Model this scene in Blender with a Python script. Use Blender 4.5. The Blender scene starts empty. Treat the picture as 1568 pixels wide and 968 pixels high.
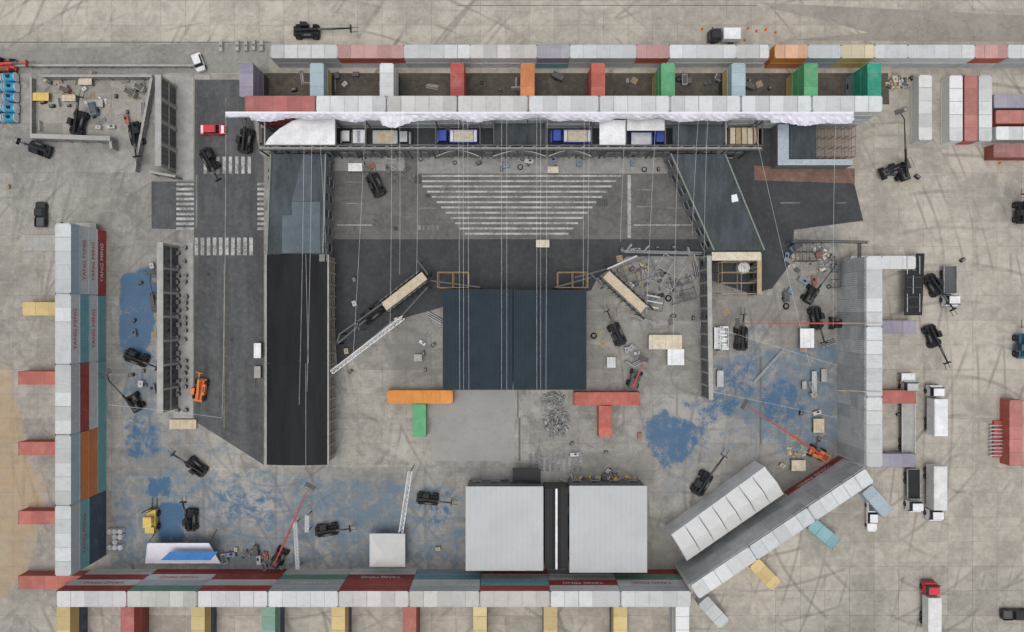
import bpy, math, random
import numpy as np
from mathutils import Vector, Matrix
random.seed(7); np.random.seed(7)
R=random.random
U=random.uniform
scene=bpy.context.scene
CH=130.0; S0=8.1
def W(px,py,z=0.0):
    k=(CH-z)/CH/S0
    return ((px-784)*k,(484-py)*k)
COL=scene.collection
# ---------------------------------------------------------------- materials
def mixc(nt,fac,a,b,blend='MIX'):
    n=nt.nodes.new('ShaderNodeMix'); n.data_type='RGBA'; n.blend_type=blend
    def s(i,v):
        if isinstance(v,bpy.types.NodeSocket): nt.links.new(v,n.inputs[i])
        elif isinstance(v,(tuple,list)): n.inputs[i].default_value=(*v[:3],1)
        else: n.inputs[i].default_value=v
    s(0,fac); s(6,a); s(7,b)
    return n.outputs[2]
def math_(nt,op,a,b=0.0,c=0.0,clamp=False):
    n=nt.nodes.new('ShaderNodeMath'); n.operation=op; n.use_clamp=clamp
    for i,v in enumerate((a,b,c)):
        if isinstance(v,bpy.types.NodeSocket): nt.links.new(v,n.inputs[i])
        else: n.inputs[i].default_value=v
    return n.outputs[0]
def ramp(nt,v,lo,hi,a=0.0,b=1.0):
    n=nt.nodes.new('ShaderNodeMapRange'); n.interpolation_type='SMOOTHSTEP'
    nt.links.new(v,n.inputs[0])
    n.inputs[1].default_value=lo;n.inputs[2].default_value=hi;n.inputs[3].default_value=a;n.inputs[4].default_value=b
    return n.outputs[0]
def noise(nt,vec,scale,detail=4,rough=.6,dist=0):
    n=nt.nodes.new('ShaderNodeTexNoise'); n.inputs['Scale'].default_value=scale
    n.inputs['Detail'].default_value=detail;n.inputs['Roughness'].default_value=rough;n.inputs['Distortion'].default_value=dist
    nt.links.new(vec,n.inputs['Vector']); return n.outputs['Fac']
def mapped(nt,vec,scale=(1,1,1),rot=0,loc=(0,0,0)):
    mp=nt.nodes.new('ShaderNodeMapping'); mp.inputs['Scale'].default_value=scale; mp.inputs['Rotation'].default_value=(0,0,rot); mp.inputs['Location'].default_value=loc
    nt.links.new(vec,mp.inputs[0]); return mp.outputs[0]
def grey(nt,f):
    cc=nt.nodes.new('ShaderNodeCombineColor')
    for i in range(3): nt.links.new(f,cc.inputs[i])
    return cc.outputs[0]
def newmat(name):
    m=bpy.data.materials.new(name); m.use_nodes=True; nt=m.node_tree
    return m,nt,nt.nodes['Principled BSDF']
MC={}
def M(name,col=(.3,.3,.3),rough=.7,var=.18,scale=.5,fine=4.0,metal=0,dirt=0.0,dirtcol=(.12,.09,.06),stretch=None,spec=.4):
    if name in MC: return MC[name]
    m,nt,b=newmat(name)
    g=nt.nodes.new('ShaderNodeNewGeometry').outputs['Position']
    if stretch: g=mapped(nt,g,stretch)
    n1=noise(nt,g,scale,5); n2=noise(nt,g,fine,3,.7)
    v=math_(nt,'ADD',math_(nt,'MULTIPLY',n1,1.3),math_(nt,'MULTIPLY',n2,.7))
    c=mixc(nt,1.0,col,grey(nt,ramp(nt,v,.6,1.4,1-var,1+var)),'MULTIPLY')
    if dirt>0:
        n3=noise(nt,g,scale*2.3,6,.7)
        c=mixc(nt,math_(nt,'MULTIPLY',ramp(nt,n3,.5,.7),dirt),c,dirtcol)
    nt.links.new(c,b.inputs['Base Color'])
    b.inputs['Roughness'].default_value=rough; b.inputs['Metallic'].default_value=metal
    b.inputs['Specular IOR Level'].default_value=spec
    MC[name]=m; return m
def obj_paint(name,roof=False,rough=.55,patch=False,dirt=.5):
    m,nt,b=newmat(name)
    oi=nt.nodes.new('ShaderNodeObjectInfo')
    tc=nt.nodes.new('ShaderNodeTexCoord')
    off=nt.nodes.new('ShaderNodeVectorMath');off.operation='ADD'
    cx=nt.nodes.new('ShaderNodeCombineXYZ')
    r=math_(nt,'MULTIPLY',oi.outputs['Random'],137.0)
    nt.links.new(r,cx.inputs[0]);nt.links.new(r,cx.inputs[1])
    nt.links.new(tc.outputs['Object'],off.inputs[0]);nt.links.new(cx.outputs[0],off.inputs[1])
    P=off.outputs[0]
    c=oi.outputs['Color']
    if roof:
        pale_=mixc(nt,ramp(nt,oi.outputs['Random'],.35,1.0),(.56,.58,.59),(.49,.475,.44))
        c=mixc(nt,oi.outputs['Alpha'],c,pale_)
    if patch:
        sx=nt.nodes.new('ShaderNodeSeparateXYZ');nt.links.new(tc.outputs['Object'],sx.inputs[0])
        t=math_(nt,'DIVIDE',math_(nt,'ADD',sx.outputs[0],6.1),2.44)
        fl=math_(nt,'FLOOR',t); fr=math_(nt,'FRACT',t)
        wn=nt.nodes.new('ShaderNodeTexWhiteNoise');wn.noise_dimensions='1D'
        nt.links.new(math_(nt,'ADD',fl,r),wn.inputs['W'])
        c=mixc(nt,1.0,c,grey(nt,ramp(nt,wn.outputs['Value'],0,1,.82,1.07)),'MULTIPLY')
        seam=math_(nt,'LESS_THAN',fr,.045)
        c=mixc(nt,math_(nt,'MULTIPLY',math_(nt,'MULTIPLY',seam,wn.outputs['Value']),.8),c,(.12,.11,.10))
    n1=noise(nt,P,.6,6,.65); n2=noise(nt,P,2.2,5,.75); n3=noise(nt,P,9,2)
    st=noise(nt,mapped(nt,P,(6,6,.35)),1.0,4,.7)
    f=ramp(nt,math_(nt,'ADD',n1,math_(nt,'MULTIPLY',n3,.5)),.45,1.05,.82,1.1)
    c=mixc(nt,1.0,c,grey(nt,f),'MULTIPLY')
    if not roof: c=mixc(nt,ramp(nt,st,.55,.75,0,.35),c,(.18,.14,.11))
    c=mixc(nt,math_(nt,'MULTIPLY',ramp(nt,n2,.6,.74),dirt),c,(.20,.13,.085))
    c=mixc(nt,math_(nt,'MULTIPLY',ramp(nt,n1,.50,.68),dirt*.6),c,(.27,.26,.24))
    nt.links.new(c,b.inputs['Base Color']); b.inputs['Roughness'].default_value=rough
    return m
SIDE=obj_paint('container_side_paint',dirt=.3)
ROOF=obj_paint('container_roof_paint',roof=True,patch=True,dirt=.45,rough=.65)
PAINT=obj_paint('object_paint',dirt=.15,rough=.45)
BLK=M('black_rubber',(.012,.012,.013),.8)
DK=M('dark_machine_paint',(.016,.017,.019),.6,dirt=.25,dirtcol=(.05,.045,.04),scale=1,spec=.25)
STEEL=M('dark_steel',(.08,.082,.085),.6,dirt=.4,spec=.3)
GALV=M('galvanised_steel',(.40,.41,.42),.45,metal=.2)
WHT=M('white_paint',(.68,.69,.70),.5,dirt=.15,dirtcol=(.35,.33,.3))
CLOTH=M('white_cloth',(.70,.69,.76),.9,scale=1,var=.08)
GLS=M('dark_glass',(.015,.02,.025),.12,spec=.7)
WOOD=M('timber',(.38,.28,.17),.8,scale=2,dirt=.25)
PLY=M('plywood',(.50,.42,.30),.8,scale=1,dirt=.2)
CREAM=M('cream_panel',(.55,.49,.38),.7,scale=1,dirt=.2)
CONC=M('cast_concrete',(.25,.245,.235),.85,dirt=.35,scale=.8)
CONCL=M('pale_concrete',(.33,.325,.305),.9,dirt=.25,scale=.6,dirtcol=(.2,.19,.17))
GREY=M('grey_wall_paint',(.16,.165,.17),.8,dirt=.3)
RED=M('red_paint',(.42,.06,.045),.5,dirt=.3)
ORG=M('orange_paint',(.62,.16,.03),.5,dirt=.2)
YEL=M('yellow_paint',(.6,.42,.10),.5,dirt=.2)
BLU=M('blue_paint',(.03,.07,.36),.5)
BLUF=M('blue_fabric',(.05,.17,.42),.9)
GRNE=M('green_edge',(.19,.23,.19),.8,dirt=.5,scale=2)
PINK=M('bright_red_paint',(.55,.03,.05),.5)
def asphalt(name,col,var=.25,patch=.5,rough=.9,pc=(.12,.115,.105),stretch=None,crack=.35):
    m,nt,b=newmat(name)
    g=nt.nodes.new('ShaderNodeNewGeometry').outputs['Position']
    gg=mapped(nt,g,stretch) if stretch else g
    n1=noise(nt,gg,.16,7,.65,.4); n2=noise(nt,g,1.1,6,.7); n3=noise(nt,g,7,3); n4=noise(nt,g,.3,6,.7,1.5)
    v=math_(nt,'ADD',math_(nt,'MULTIPLY',n1,1.0),math_(nt,'MULTIPLY',n3,.35))
    v=math_(nt,'ADD',v,math_(nt,'MULTIPLY',n2,.5))
    c=mixc(nt,1.0,col,grey(nt,ramp(nt,v,.6,1.25,1-var,1+var)),'MULTIPLY')
    c=mixc(nt,math_(nt,'MULTIPLY',ramp(nt,n2,.52,.72),patch),c,pc)
    c=mixc(nt,math_(nt,'MULTIPLY',ramp(nt,n4,.52,.66),patch*.7),c,tuple(v_*.6 for v_ in col))
    c=mixc(nt,math_(nt,'MULTIPLY',ramp(nt,n4,.48,.36),patch*.6),c,pc)
    vo=nt.nodes.new('ShaderNodeTexVoronoi'); vo.feature='DISTANCE_TO_EDGE'; vo.inputs['Scale'].default_value=.22
    ad=nt.nodes.new('ShaderNodeVectorMath');ad.operation='ADD'
    nn=nt.nodes.new('ShaderNodeTexNoise');nn.inputs['Scale'].default_value=.5;nt.links.new(g,nn.inputs['Vector'])
    sc=nt.nodes.new('ShaderNodeVectorMath');sc.operation='SCALE';sc.inputs['Scale'].default_value=2.5
    nt.links.new(nn.outputs['Color'],sc.inputs[0]);nt.links.new(g,ad.inputs[0]);nt.links.new(sc.outputs[0],ad.inputs[1])
    nt.links.new(ad.outputs[0],vo.inputs['Vector'])
    c=mixc(nt,ramp(nt,vo.outputs['Distance'],.0,.012,crack,0),c,(.03,.03,.03))
    nt.links.new(c,b.inputs['Base Color']); b.inputs['Roughness'].default_value=rough
    b.inputs['Specular IOR Level'].default_value=.2
    return m
ASP=asphalt('asphalt_mid',(.122,.121,.117),.25,.55,pc=(.19,.185,.17))
ASPD=asphalt('asphalt_dark',(.050,.054,.057),.25,.35,pc=(.088,.089,.087))
ASPL=asphalt('asphalt_left',(.086,.089,.091),.35,.5,pc=(.14,.138,.13),stretch=(2.5,.3,1))
ASPB=asphalt('asphalt_brown',(.080,.070,.060),.3,.6,pc=(.15,.13,.10))
PATCH=asphalt('concrete_new_patch',(.285,.283,.268),.10,.35,pc=(.25,.245,.225),crack=.1)
APG=asphalt('asphalt_apron_grey',(.24,.232,.215),.25,.5,pc=(.30,.285,.26))
APR=asphalt('asphalt_apron_right',(.27,.25,.22),.2,.4,pc=(.34,.31,.27))
def marking(name,col,under,wear=.5):
    m,nt,b=newmat(name)
    g=nt.nodes.new('ShaderNodeNewGeometry').outputs['Position']
    n1=noise(nt,g,.35,4); n2=noise(nt,g,3,5,.75)
    v=math_(nt,'ADD',math_(nt,'MULTIPLY',n1,.6),math_(nt,'MULTIPLY',n2,.8))
    c=mixc(nt,ramp(nt,v,wear+.12,wear+.45),col,under)
    nt.links.new(c,b.inputs['Base Color']); b.inputs['Roughness'].default_value=.85
    return m
MK=marking('road_marking_white',(.50,.50,.48),(.13,.13,.125),.42)
MKH=marking('road_marking_hatched',(.46,.46,.44),(.15,.15,.145),.43)
MKF=marking('road_marking_faded',(.32,.32,.31),(.12,.12,.115),.36)
MKY=marking('road_marking_yellow',(.27,.22,.12),(.09,.09,.085),.35)
BRICK=asphalt('red_brick_paving',(.17,.10,.08),.3,.5,pc=(.22,.18,.15))
# ---------------------------------------------------------------- mesh builder
class MB:
    def __init__(s): s.v=[];s.f=[];s.m=[];s.mats=[]
    def mi(s,mat):
        if mat not in s.mats: s.mats.append(mat)
        return s.mats.index(mat)
    def poly(s,pts,mat):
        i=len(s.v); s.v+= [tuple(p) for p in pts]; s.f.append(tuple(range(i,i+len(pts)))); s.m.append(s.mi(mat))
    def prism(s,bot,top,mat,topmat=None):
        n=len(bot); i=len(s.v); s.v+=[tuple(p) for p in bot]+[tuple(p) for p in top]; k=s.mi(mat)
        for a in range(n):
            b=(a+1)%n; s.f.append((i+a,i+b,i+n+b,i+n+a)); s.m.append(k)
        s.f.append(tuple(i+n+a for a in range(n))); s.m.append(s.mi(topmat) if topmat else k)
        s.f.append(tuple(i+n-1-a for a in range(n))); s.m.append(k)
        return s
    def box(s,x,y,z,sx,sy,sz,mat,rz=0,tx=1,ty=1,topmat=None,dx=0):
        c,sn=math.cos(rz),math.sin(rz)
        def T(a,b,zz): return (x+a*c-b*sn,y+a*sn+b*c,zz)
        h=[(-1,-1),(1,-1),(1,1),(-1,1)]
        bot=[T(a*sx/2,b*sy/2,z) for a,b in h]
        top=[T(a*sx/2*tx+dx,b*sy/2*ty,z+sz) for a,b in h]
        return s.prism(bot,top,mat,topmat)
    def cyl(s,p0,p1,r,mat,n=8,r2=None):
        p0=Vector(p0);p1=Vector(p1);d=(p1-p0)
        if d.length<1e-6: return s
        d.normalize(); a=Vector((0,0,1)) if abs(d.z)<.9 else Vector((1,0,0))
        u=d.cross(a).normalized(); w=d.cross(u); r2=r if r2 is None else r2
        ang=[2*math.pi*k/n+ (math.pi/4 if n==4 else 0) for k in range(n)]
        bot=[p0+(u*math.cos(t)+w*math.sin(t))*r for t in ang]; top=[p1+(u*math.cos(t)+w*math.sin(t))*r2 for t in ang]
        return s.prism(bot,top,mat)
    def beam(s,p0,p1,w,mat): return s.cyl(p0,p1,w*.707,mat,4)
    def wheel(s,x,y,r,w,mat=None):
        s.cyl((x,y-w/2,r),(x,y+w/2,r),r,mat or BLK,14); s.cyl((x,y-w/2-.01,r),(x,y+w/2+.01,r),r*.5,STEEL,8)
    def mesh(s,name):
        me=bpy.data.meshes.new(name); me.from_pydata(s.v,[],s.f)
        for m in s.mats: me.materials.append(m)
        me.polygons.foreach_set('material_index',s.m); me.update(); return me
    def build(s,name,loc=(0,0,0),rz=0,color=None,bevel=0,parent=None):
        return place(s.mesh(name),name,loc,rz,color,bevel,parent)
def place(me,name,loc=(0,0,0),rz=0,color=None,bevel=0,parent=None,scale=None):
    o=bpy.data.objects.new(name,me); COL.objects.link(o)
    o.location=loc if len(loc)==3 else (*loc,0); o.rotation_euler[2]=rz
    if color: o.color=(*color[:3],color[3] if len(color)>3 else 0)
    if scale: o.scale=scale
    if bevel:
        b=o.modifiers.new('bevel','BEVEL'); b.width=bevel; b.segments=2; b.limit_method='ANGLE'
    if parent: o.parent=parent
    return o
def sheet(name,pts,z,mat):
    b=MB(); b.poly([(*W(x,y),z) for x,y in pts],mat)
    me=b.mesh(name)
    if me.polygons[0].normal.z<0: me.flip_normals()
    return place(me,name)
def rect(x0,y0,x1,y1): return [(x0,y1),(x1,y1),(x1,y0),(x0,y0)]
# ---------------------------------------------------------------- ground
def pip(X,Y,poly):
    inside=np.zeros(X.shape,bool); n=len(poly); j=n-1
    for i in range(n):
        xi,yi=poly[i];xj,yj=poly[j]
        c=((yi>Y)!=(yj>Y))&(X<(xj-xi)*(Y-yi)/((yj-yi) if yj!=yi else 1e-9)+xi)
        inside^=c; j=i
    return inside
step=.5
xs=np.concatenate([[-3000,-600,-200],np.arange(-104,104.01,step),[200,600,3000]])
ys=np.concatenate([[-3000,-600,-200],np.arange(-66,66.01,step),[200,600,3000]])
X,Y=np.meshgrid(xs,ys)
PX=X*S0+784; PY=484-Y*S0
def mask(polys,blur=2):
    m=np.zeros(X.shape)
    for p,v in polys: m=np.maximum(m,pip(PX,PY,p)*v)
    for _ in range(blur):
        q=np.pad(m,1,mode='edge')
        m=(q[1:-1,1:-1]*2+q[:-2,1:-1]+q[2:,1:-1]+q[1:-1,:-2]+q[1:-1,2:])/6
    return m
lightblue=mask([([(170,725),(400,718),(560,735),(712,755),(712,872),(170,872)],.74),
 (rect(186,530,246,700),.75),([(1095,545),(1285,520),(1285,690),(1230,705),(1095,625)],.85),
 (rect(235,720,280,775),.85),(rect(560,470,680,560),.2),([(1120,495),(1180,495),(1180,530),(1120,540)],.6),([(500,735),(620,735),(620,830),(500,830)],.85),
 (rect(1010,700,1090,760),.45),(rect(1030,620,1250,700),.5),([(320,650),(400,712),(400,725),(190,725),(190,650)],.45),(rect(800,690,890,730),.3)],5)
strong=mask([([(183,425),(240,400),(244,470),(225,545),(183,540)],1.05),([(980,655),(1010,625),(1085,655),(1060,700),(1015,722),(995,690)],.85),
 ([(1085,655),(1145,625),(1110,600),(1040,615)],.7),
 (rect(245,770,282,832),1.05),([(1160,590),(1215,575),(1240,640),(1170,650)],.65),([(190,630),(242,650),(245,700),(192,700)],.6),(rect(225,728,262,760),.9),
 (rect(330,750,420,800),.5),(rect(640,740,700,800),.5),([(1100,560),(1160,550),(1160,600),(1120,610)],.6)],2)
orange=mask([([(-300,545),(15,560),(38,640),(40,700),(75,740),(60,800),(48,880),(5,920),(-300,1000)],.85)],9)
inner=mask([([(170,235),(405,235),(405,170),(1210,170),(1290,300),(1290,700),(1040,870),(165,880)],1),
  (rect(-400,66,415,118),.9),(rect(-400,110,300,300),.9),(rect(-400,300,232,366),.7),(rect(-400,366,90,1200),.5),
  ([(1480,240),(1568,300),(1568,360),(1540,330)],.5),(rect(1200,880,1900,1200),.4)],5)
pale=mask([([(-900,-300),(2500,-300),(2500,20),(1160,8),(700,12),(700,62),(-900,62)],1),(rect(700,12,1160,62),.8),([(1350,250),(1560,360),(1560,560),(1360,560)],.4),
   (rect(525,600,660,720),.5),(rect(300,655,400,740),.5),(rect(525,480,600,600),.4),(rect(60,120,230,205),.3)],4)
gridm=mask([([(1200,880),(1568,860),(1568,1000),(1150,1000)],1.0),(rect(560,470,680,590),.5),(rect(1100,480,1280,560),.5),(rect(-300,-100,1900,62),.3)],4)
stain=mask([(rect(600,462,676,595),.8),(rect(900,470,1080,600),.7),([(840,690),(1010,690),(1010,745),(840,745)],.9),(rect(480,715,720,745),.6),(rect(1090,455,1280,545),.8),(rect(1100,700,1250,760),.8),(rect(165,840,710,872),.8),(rect(40,110,240,260),.5),(rect(600,598,660,640),.7),(rect(990,780,1045,880),.9),(rect(1355,120,1400,200),.6)],5)
gm=bpy.data.meshes.new('ground')
nx,ny=len(xs),len(ys)
idx=np.arange(nx*ny).reshape(ny,nx)
F=np.stack([idx[:-1,:-1],idx[:-1,1:],idx[1:,1:],idx[1:,:-1]],-1).reshape(-1,4)
co=np.stack([X,Y,np.zeros_like(X)],-1).reshape(-1,3)
gm.from_pydata(co.tolist(),[],F.tolist())
for nm,chs in (('ga',(lightblue,strong,orange,inner)),('gb',(pale,gridm,stain,pale*0+1))):
    a=gm.color_attributes.new(nm,'FLOAT_COLOR','POINT')
    a.data.foreach_set('color',np.stack(chs,-1).reshape(-1).astype(np.float32))
m,nt,b=newmat('weathered_concrete_yard')
g=nt.nodes.new('ShaderNodeNewGeometry').outputs['Position']
at=nt.nodes.new('ShaderNodeAttribute');at.attribute_name='ga'
sp=nt.nodes.new('ShaderNodeSeparateColor');nt.links.new(at.outputs['Color'],sp.inputs[0])
LB,SB,OR=sp.outputs[0],sp.outputs[1],sp.outputs[2]; IN=at.outputs['Alpha']
at2=nt.nodes.new('ShaderNodeAttribute');at2.attribute_name='gb'
sp2=nt.nodes.new('ShaderNodeSeparateColor');nt.links.new(at2.outputs['Color'],sp2.inputs[0]); PA,GD,ST=sp2.outputs[0],sp2.outputs[1],sp2.outputs[2]
n1=noise(nt,g,.07,8,.6,.5);n2=noise(nt,g,.6,7,.68,.3);n3=noise(nt,g,4,5,.75);n4=noise(nt,g,.22,7,.7,1.2)
n5=noise(nt,mapped(nt,g,(.08,1.6,1)),.5,5,.6)
n6=noise(nt,mapped(nt,g,(.10,1.9,1),math.radians(62)),.5,5,.65,.6)
n7=noise(nt,mapped(nt,g,(.10,1.9,1),math.radians(-38),(30,12,0)),.5,5,.65,.6)
n8=noise(nt,mapped(nt,g,(1,1,1),0,(50,80,0)),.9,7,.75,2.0)
n9=noise(nt,mapped(nt,g,(1,1,1),0,(-40,15,0)),.33,8,.72,.8)
def brick(w,h,loc,ms):
    br=nt.nodes.new('ShaderNodeTexBrick');br.offset=0;br.squash=1
    br.inputs['Scale'].default_value=1.0;br.inputs['Brick Width'].default_value=w;br.inputs['Row Height'].default_value=h
    br.inputs['Mortar Size'].default_value=ms;br.inputs['Mortar Smooth'].default_value=.4;br.inputs['Color1'].default_value=(0,0,0,1);br.inputs['Color2'].default_value=(1,1,1,1)
    br.inputs['Mortar'].default_value=(.5,.5,.5,1)
    nt.links.new(mapped(nt,g,(1,1,1),0,loc),br.inputs['Vector']); return br
br=brick(4.65,4.65,(1.3,.8,0),.05); br2=brick(13.95,9.3,(1.3,.8,0),.02)
base=mixc(nt,IN,(.385,.352,.30),(.285,.276,.255))
base=mixc(nt,PA,base,(.41,.38,.325))
bs=nt.nodes.new('ShaderNodeSeparateColor');nt.links.new(br.outputs['Color'],bs.inputs[0])
bs2=nt.nodes.new('ShaderNodeSeparateColor');nt.links.new(br2.outputs['Color'],bs2.inputs[0])
v=math_(nt,'ADD',math_(nt,'MULTIPLY',n1,.9),math_(nt,'MULTIPLY',n2,.7))
v=math_(nt,'ADD',v,math_(nt,'MULTIPLY',n3,.5))
v=math_(nt,'ADD',v,math_(nt,'MULTIPLY',bs.outputs[0],.13))
v=math_(nt,'ADD',v,math_(nt,'MULTIPLY',bs2.outputs[0],.13))
c=mixc(nt,1.0,base,grey(nt,ramp(nt,v,.88,1.48,.68,1.2)),'MULTIPLY')
sm=math_(nt,'ADD',math_(nt,'MULTIPLY',IN,.65),.4)
c=mixc(nt,math_(nt,'MULTIPLY',ramp(nt,n4,.50,.66,0,.6),sm),c,(.155,.147,.135))
c=mixc(nt,math_(nt,'MULTIPLY',ramp(nt,n8,.55,.67,0,.6),sm),c,(.12,.112,.10))
c=mixc(nt,ramp(nt,n9,.55,.72,0,.35),c,(.21,.20,.18))
c=mixc(nt,ramp(nt,n9,.44,.30,0,.35),c,(.44,.42,.37))
c=mixc(nt,ramp(nt,n5,.58,.75,0,.3),c,(.19,.18,.165))
c=mixc(nt,ramp(nt,n6,.58,.72,0,.34),c,(.18,.17,.155))
c=mixc(nt,ramp(nt,n7,.58,.72,0,.28),c,(.47,.45,.41))
c=mixc(nt,ramp(nt,n2,.60,.72,0,.4),c,(.5,.48,.44))
c=mixc(nt,math_(nt,'MULTIPLY',ramp(nt,n8,.40,.30,0,.55),sm),c,(.30,.215,.14))
sv=math_(nt,'ADD',ST,math_(nt,'MULTIPLY',math_(nt,'SUBTRACT',n2,.5),1.6)); sv=math_(nt,'ADD',sv,math_(nt,'MULTIPLY',math_(nt,'SUBTRACT',n9,.5),1.6))
c=mixc(nt,math_(nt,'MULTIPLY',ramp(nt,sv,.45,1.1),.45),c,(.15,.14,.125))
# circular tyre marks
for (cx_,cy_,sc_) in ((40,5,.05),(-45,-20,.06),(85,-30,.045)):
    wv=nt.nodes.new('ShaderNodeTexWave');wv.wave_type='RINGS';wv.rings_direction='Z';wv.inputs['Scale'].default_value=sc_;wv.inputs['Distortion'].default_value=6;wv.inputs['Detail'].default_value=1.5;wv.inputs['Detail Scale'].default_value=.15
    nt.links.new(mapped(nt,g,(1,1,1),0,(-cx_,-cy_,0)),wv.inputs['Vector'])
    tm_=math_(nt,'MULTIPLY',ramp(nt,wv.outputs['Fac'],.965,.995),ramp(nt,n1,.45,.62,0,.4))
    c=mixc(nt,tm_,c,(.12,.112,.10))
def wear(mk,amt,lo,hi):
    vv=math_(nt,'ADD',mk,math_(nt,'MULTIPLY',math_(nt,'SUBTRACT',n2,.5),amt))
    vv=math_(nt,'ADD',vv,math_(nt,'MULTIPLY',math_(nt,'SUBTRACT',n3,.5),amt*.9))
    vv=math_(nt,'ADD',vv,math_(nt,'MULTIPLY',math_(nt,'SUBTRACT',n9,.5),amt*1.1))
    return ramp(nt,vv,lo,hi)
c=mixc(nt,math_(nt,'MULTIPLY',wear(LB,1.9,.36,1.15),.85),c,(.105,.165,.225))
c=mixc(nt,math_(nt,'MULTIPLY',wear(SB,1.7,.35,.9),.85),c,(.045,.115,.215))
c=mixc(nt,math_(nt,'MULTIPLY',wear(OR,1.3,.25,1.0),.62),c,(.40,.27,.14))
mort=math_(nt,'MULTIPLY',br.outputs['Fac'],math_(nt,'ADD',ramp(nt,n9,.38,.62,.08,.6),math_(nt,'MULTIPLY',GD,.4)),clamp=True)
c=mixc(nt,mort,c,(.13,.12,.11))
nt.links.new(c,b.inputs['Base Color']);b.inputs['Roughness'].default_value=.92;b.inputs['Specular IOR Level'].default_value=.2
gm.materials.append(m); place(gm,'ground')
# ---------------------------------------------------------------- roads & markings
Z1,Z2=.006,.014
sheet('asphalt_road',[(298,122),(376,122),(398,235),(404,240),(404,712),(300,646),(297,640),(297,352),(232,350),(232,278),(298,278)],Z1,ASPL)
sheet('asphalt_road',[(505,222),(1042,222),(1075,300),(1085,366),(505,366)],Z1,ASP)
sheet('asphalt_road',[(505,366.2),(1086,366.2),(1082,392),(960,393),(915,425),(905,445),(680,470),(600,492),(516,560)],Z1,ASPD)
sheet('asphalt_road',[(1130,190),(1192,190),(1192,252),(1308,281),(1322,338),(1216,352),(1212,402),(1182,442),(1150,450),(1090,430),(1087,300)],Z1,ASPD)
sheet('service_lane',[(405,112),(1360,112),(1362,160),(405,160)],Z1,ASPB)
sheet('stage_floor',[(400,196),(1165,196),(1165,221),(400,221)],Z1,ASPD)
sheet('brick_paving',[(1155,254),(1309,258),(1309,281),(1155,276)],Z1+.008,BRICK)
sheet('concrete_patch',rect(660,598,788,706),Z1,PATCH)
sheet('asphalt_apron',[(-300,92),(290,66),(412,66),(412,112),(296,112),(-300,112)],Z1,APG)
sheet('asphalt_apron',[(1160,4),(1900,40),(1900,66),(1200,62),(1330,50)],Z1,APR)
def stripes(name,rects,mat,z=Z2):
    bb=MB()
    for q in rects: bb.poly([(*W(x,y),z) for x,y in rect(*q)],mat)
    return place(bb.mesh(name),name)
stripes('zebra_crossing',[(298+i*9.3,364,303.5+i*9.3,391) for i in range(10)],MK)
stripes('zebra_crossing',[(270,280+i*7.6,297,284+i*7.6) for i in range(10)],MK)
stripes('zebra_crossing',[(312+i*9.6,240,317+i*9.6,266) for i in range(8)],MK)
stripes('zebra_crossing',[(394,280+i*7.6,404,284+i*7.6) for i in range(10)],MK)
stripes('hatched_road_marking',[(633+i*7.1,268+i*8.05,951-i*7.3,270.9+i*8.05) for i in range(12)],MKH)
stripes('lane_marking',[(961,268,966,364),(516,344,570,345.4),(970,344,1060,345.4)],MKH)
stripes('lane_marking',[(528,278+i*33,556,279.4+i*33) for i in range(2)]+[(974,290+i*26,1000,291.4+i*26) for i in range(2)]+[(1020,318,1060,319.4),(640,318,668,319.6),(1195,310,1200,312)]+[(640+i*7,345,644+i*7,352) for i in range(5)],MKF)
stripes('lane_marking',[(342,404,344.4,655),(345,150,346.6,235)],MKY)
stripes('lane_marking',[(810+i*8.5,694,815+i*8.5,722) for i in range(10)],MKF)
stripes('lane_marking',[(300,268,302,350),(390,125,391,200),(1200,310,1225,311.5),(1280,310,1296,311.5)],MKF)
CHN=M('drain_channel_iron',(.12,.11,.1))
stripes('drainage_channel',[(-60,64,415,65.5),(700,8,1160,9)],CHN)
stripes('drainage_channel',[(794,640,797,706),(1163,545,1166,680),(792,598,794,640)],CHN)
for (x,y,w,h) in [(640,275,12,14),(922,310,18,12),(655,300,8,6),(700,530,14,10),(606,350,7,7),(320,420,6,6),(355,520,6,6)]:
    bb=MB(); X0,Y0=W(x,y); bb.box(0,0,0,w/S0,h/S0,.02,STEEL)
    for i in range(5): bb.box((i-2)*w/S0/5.5,0,.021,.08,h/S0*.85,.01,BLK)
    bb.build('manhole_cover',(X0,Y0,.004))
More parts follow.
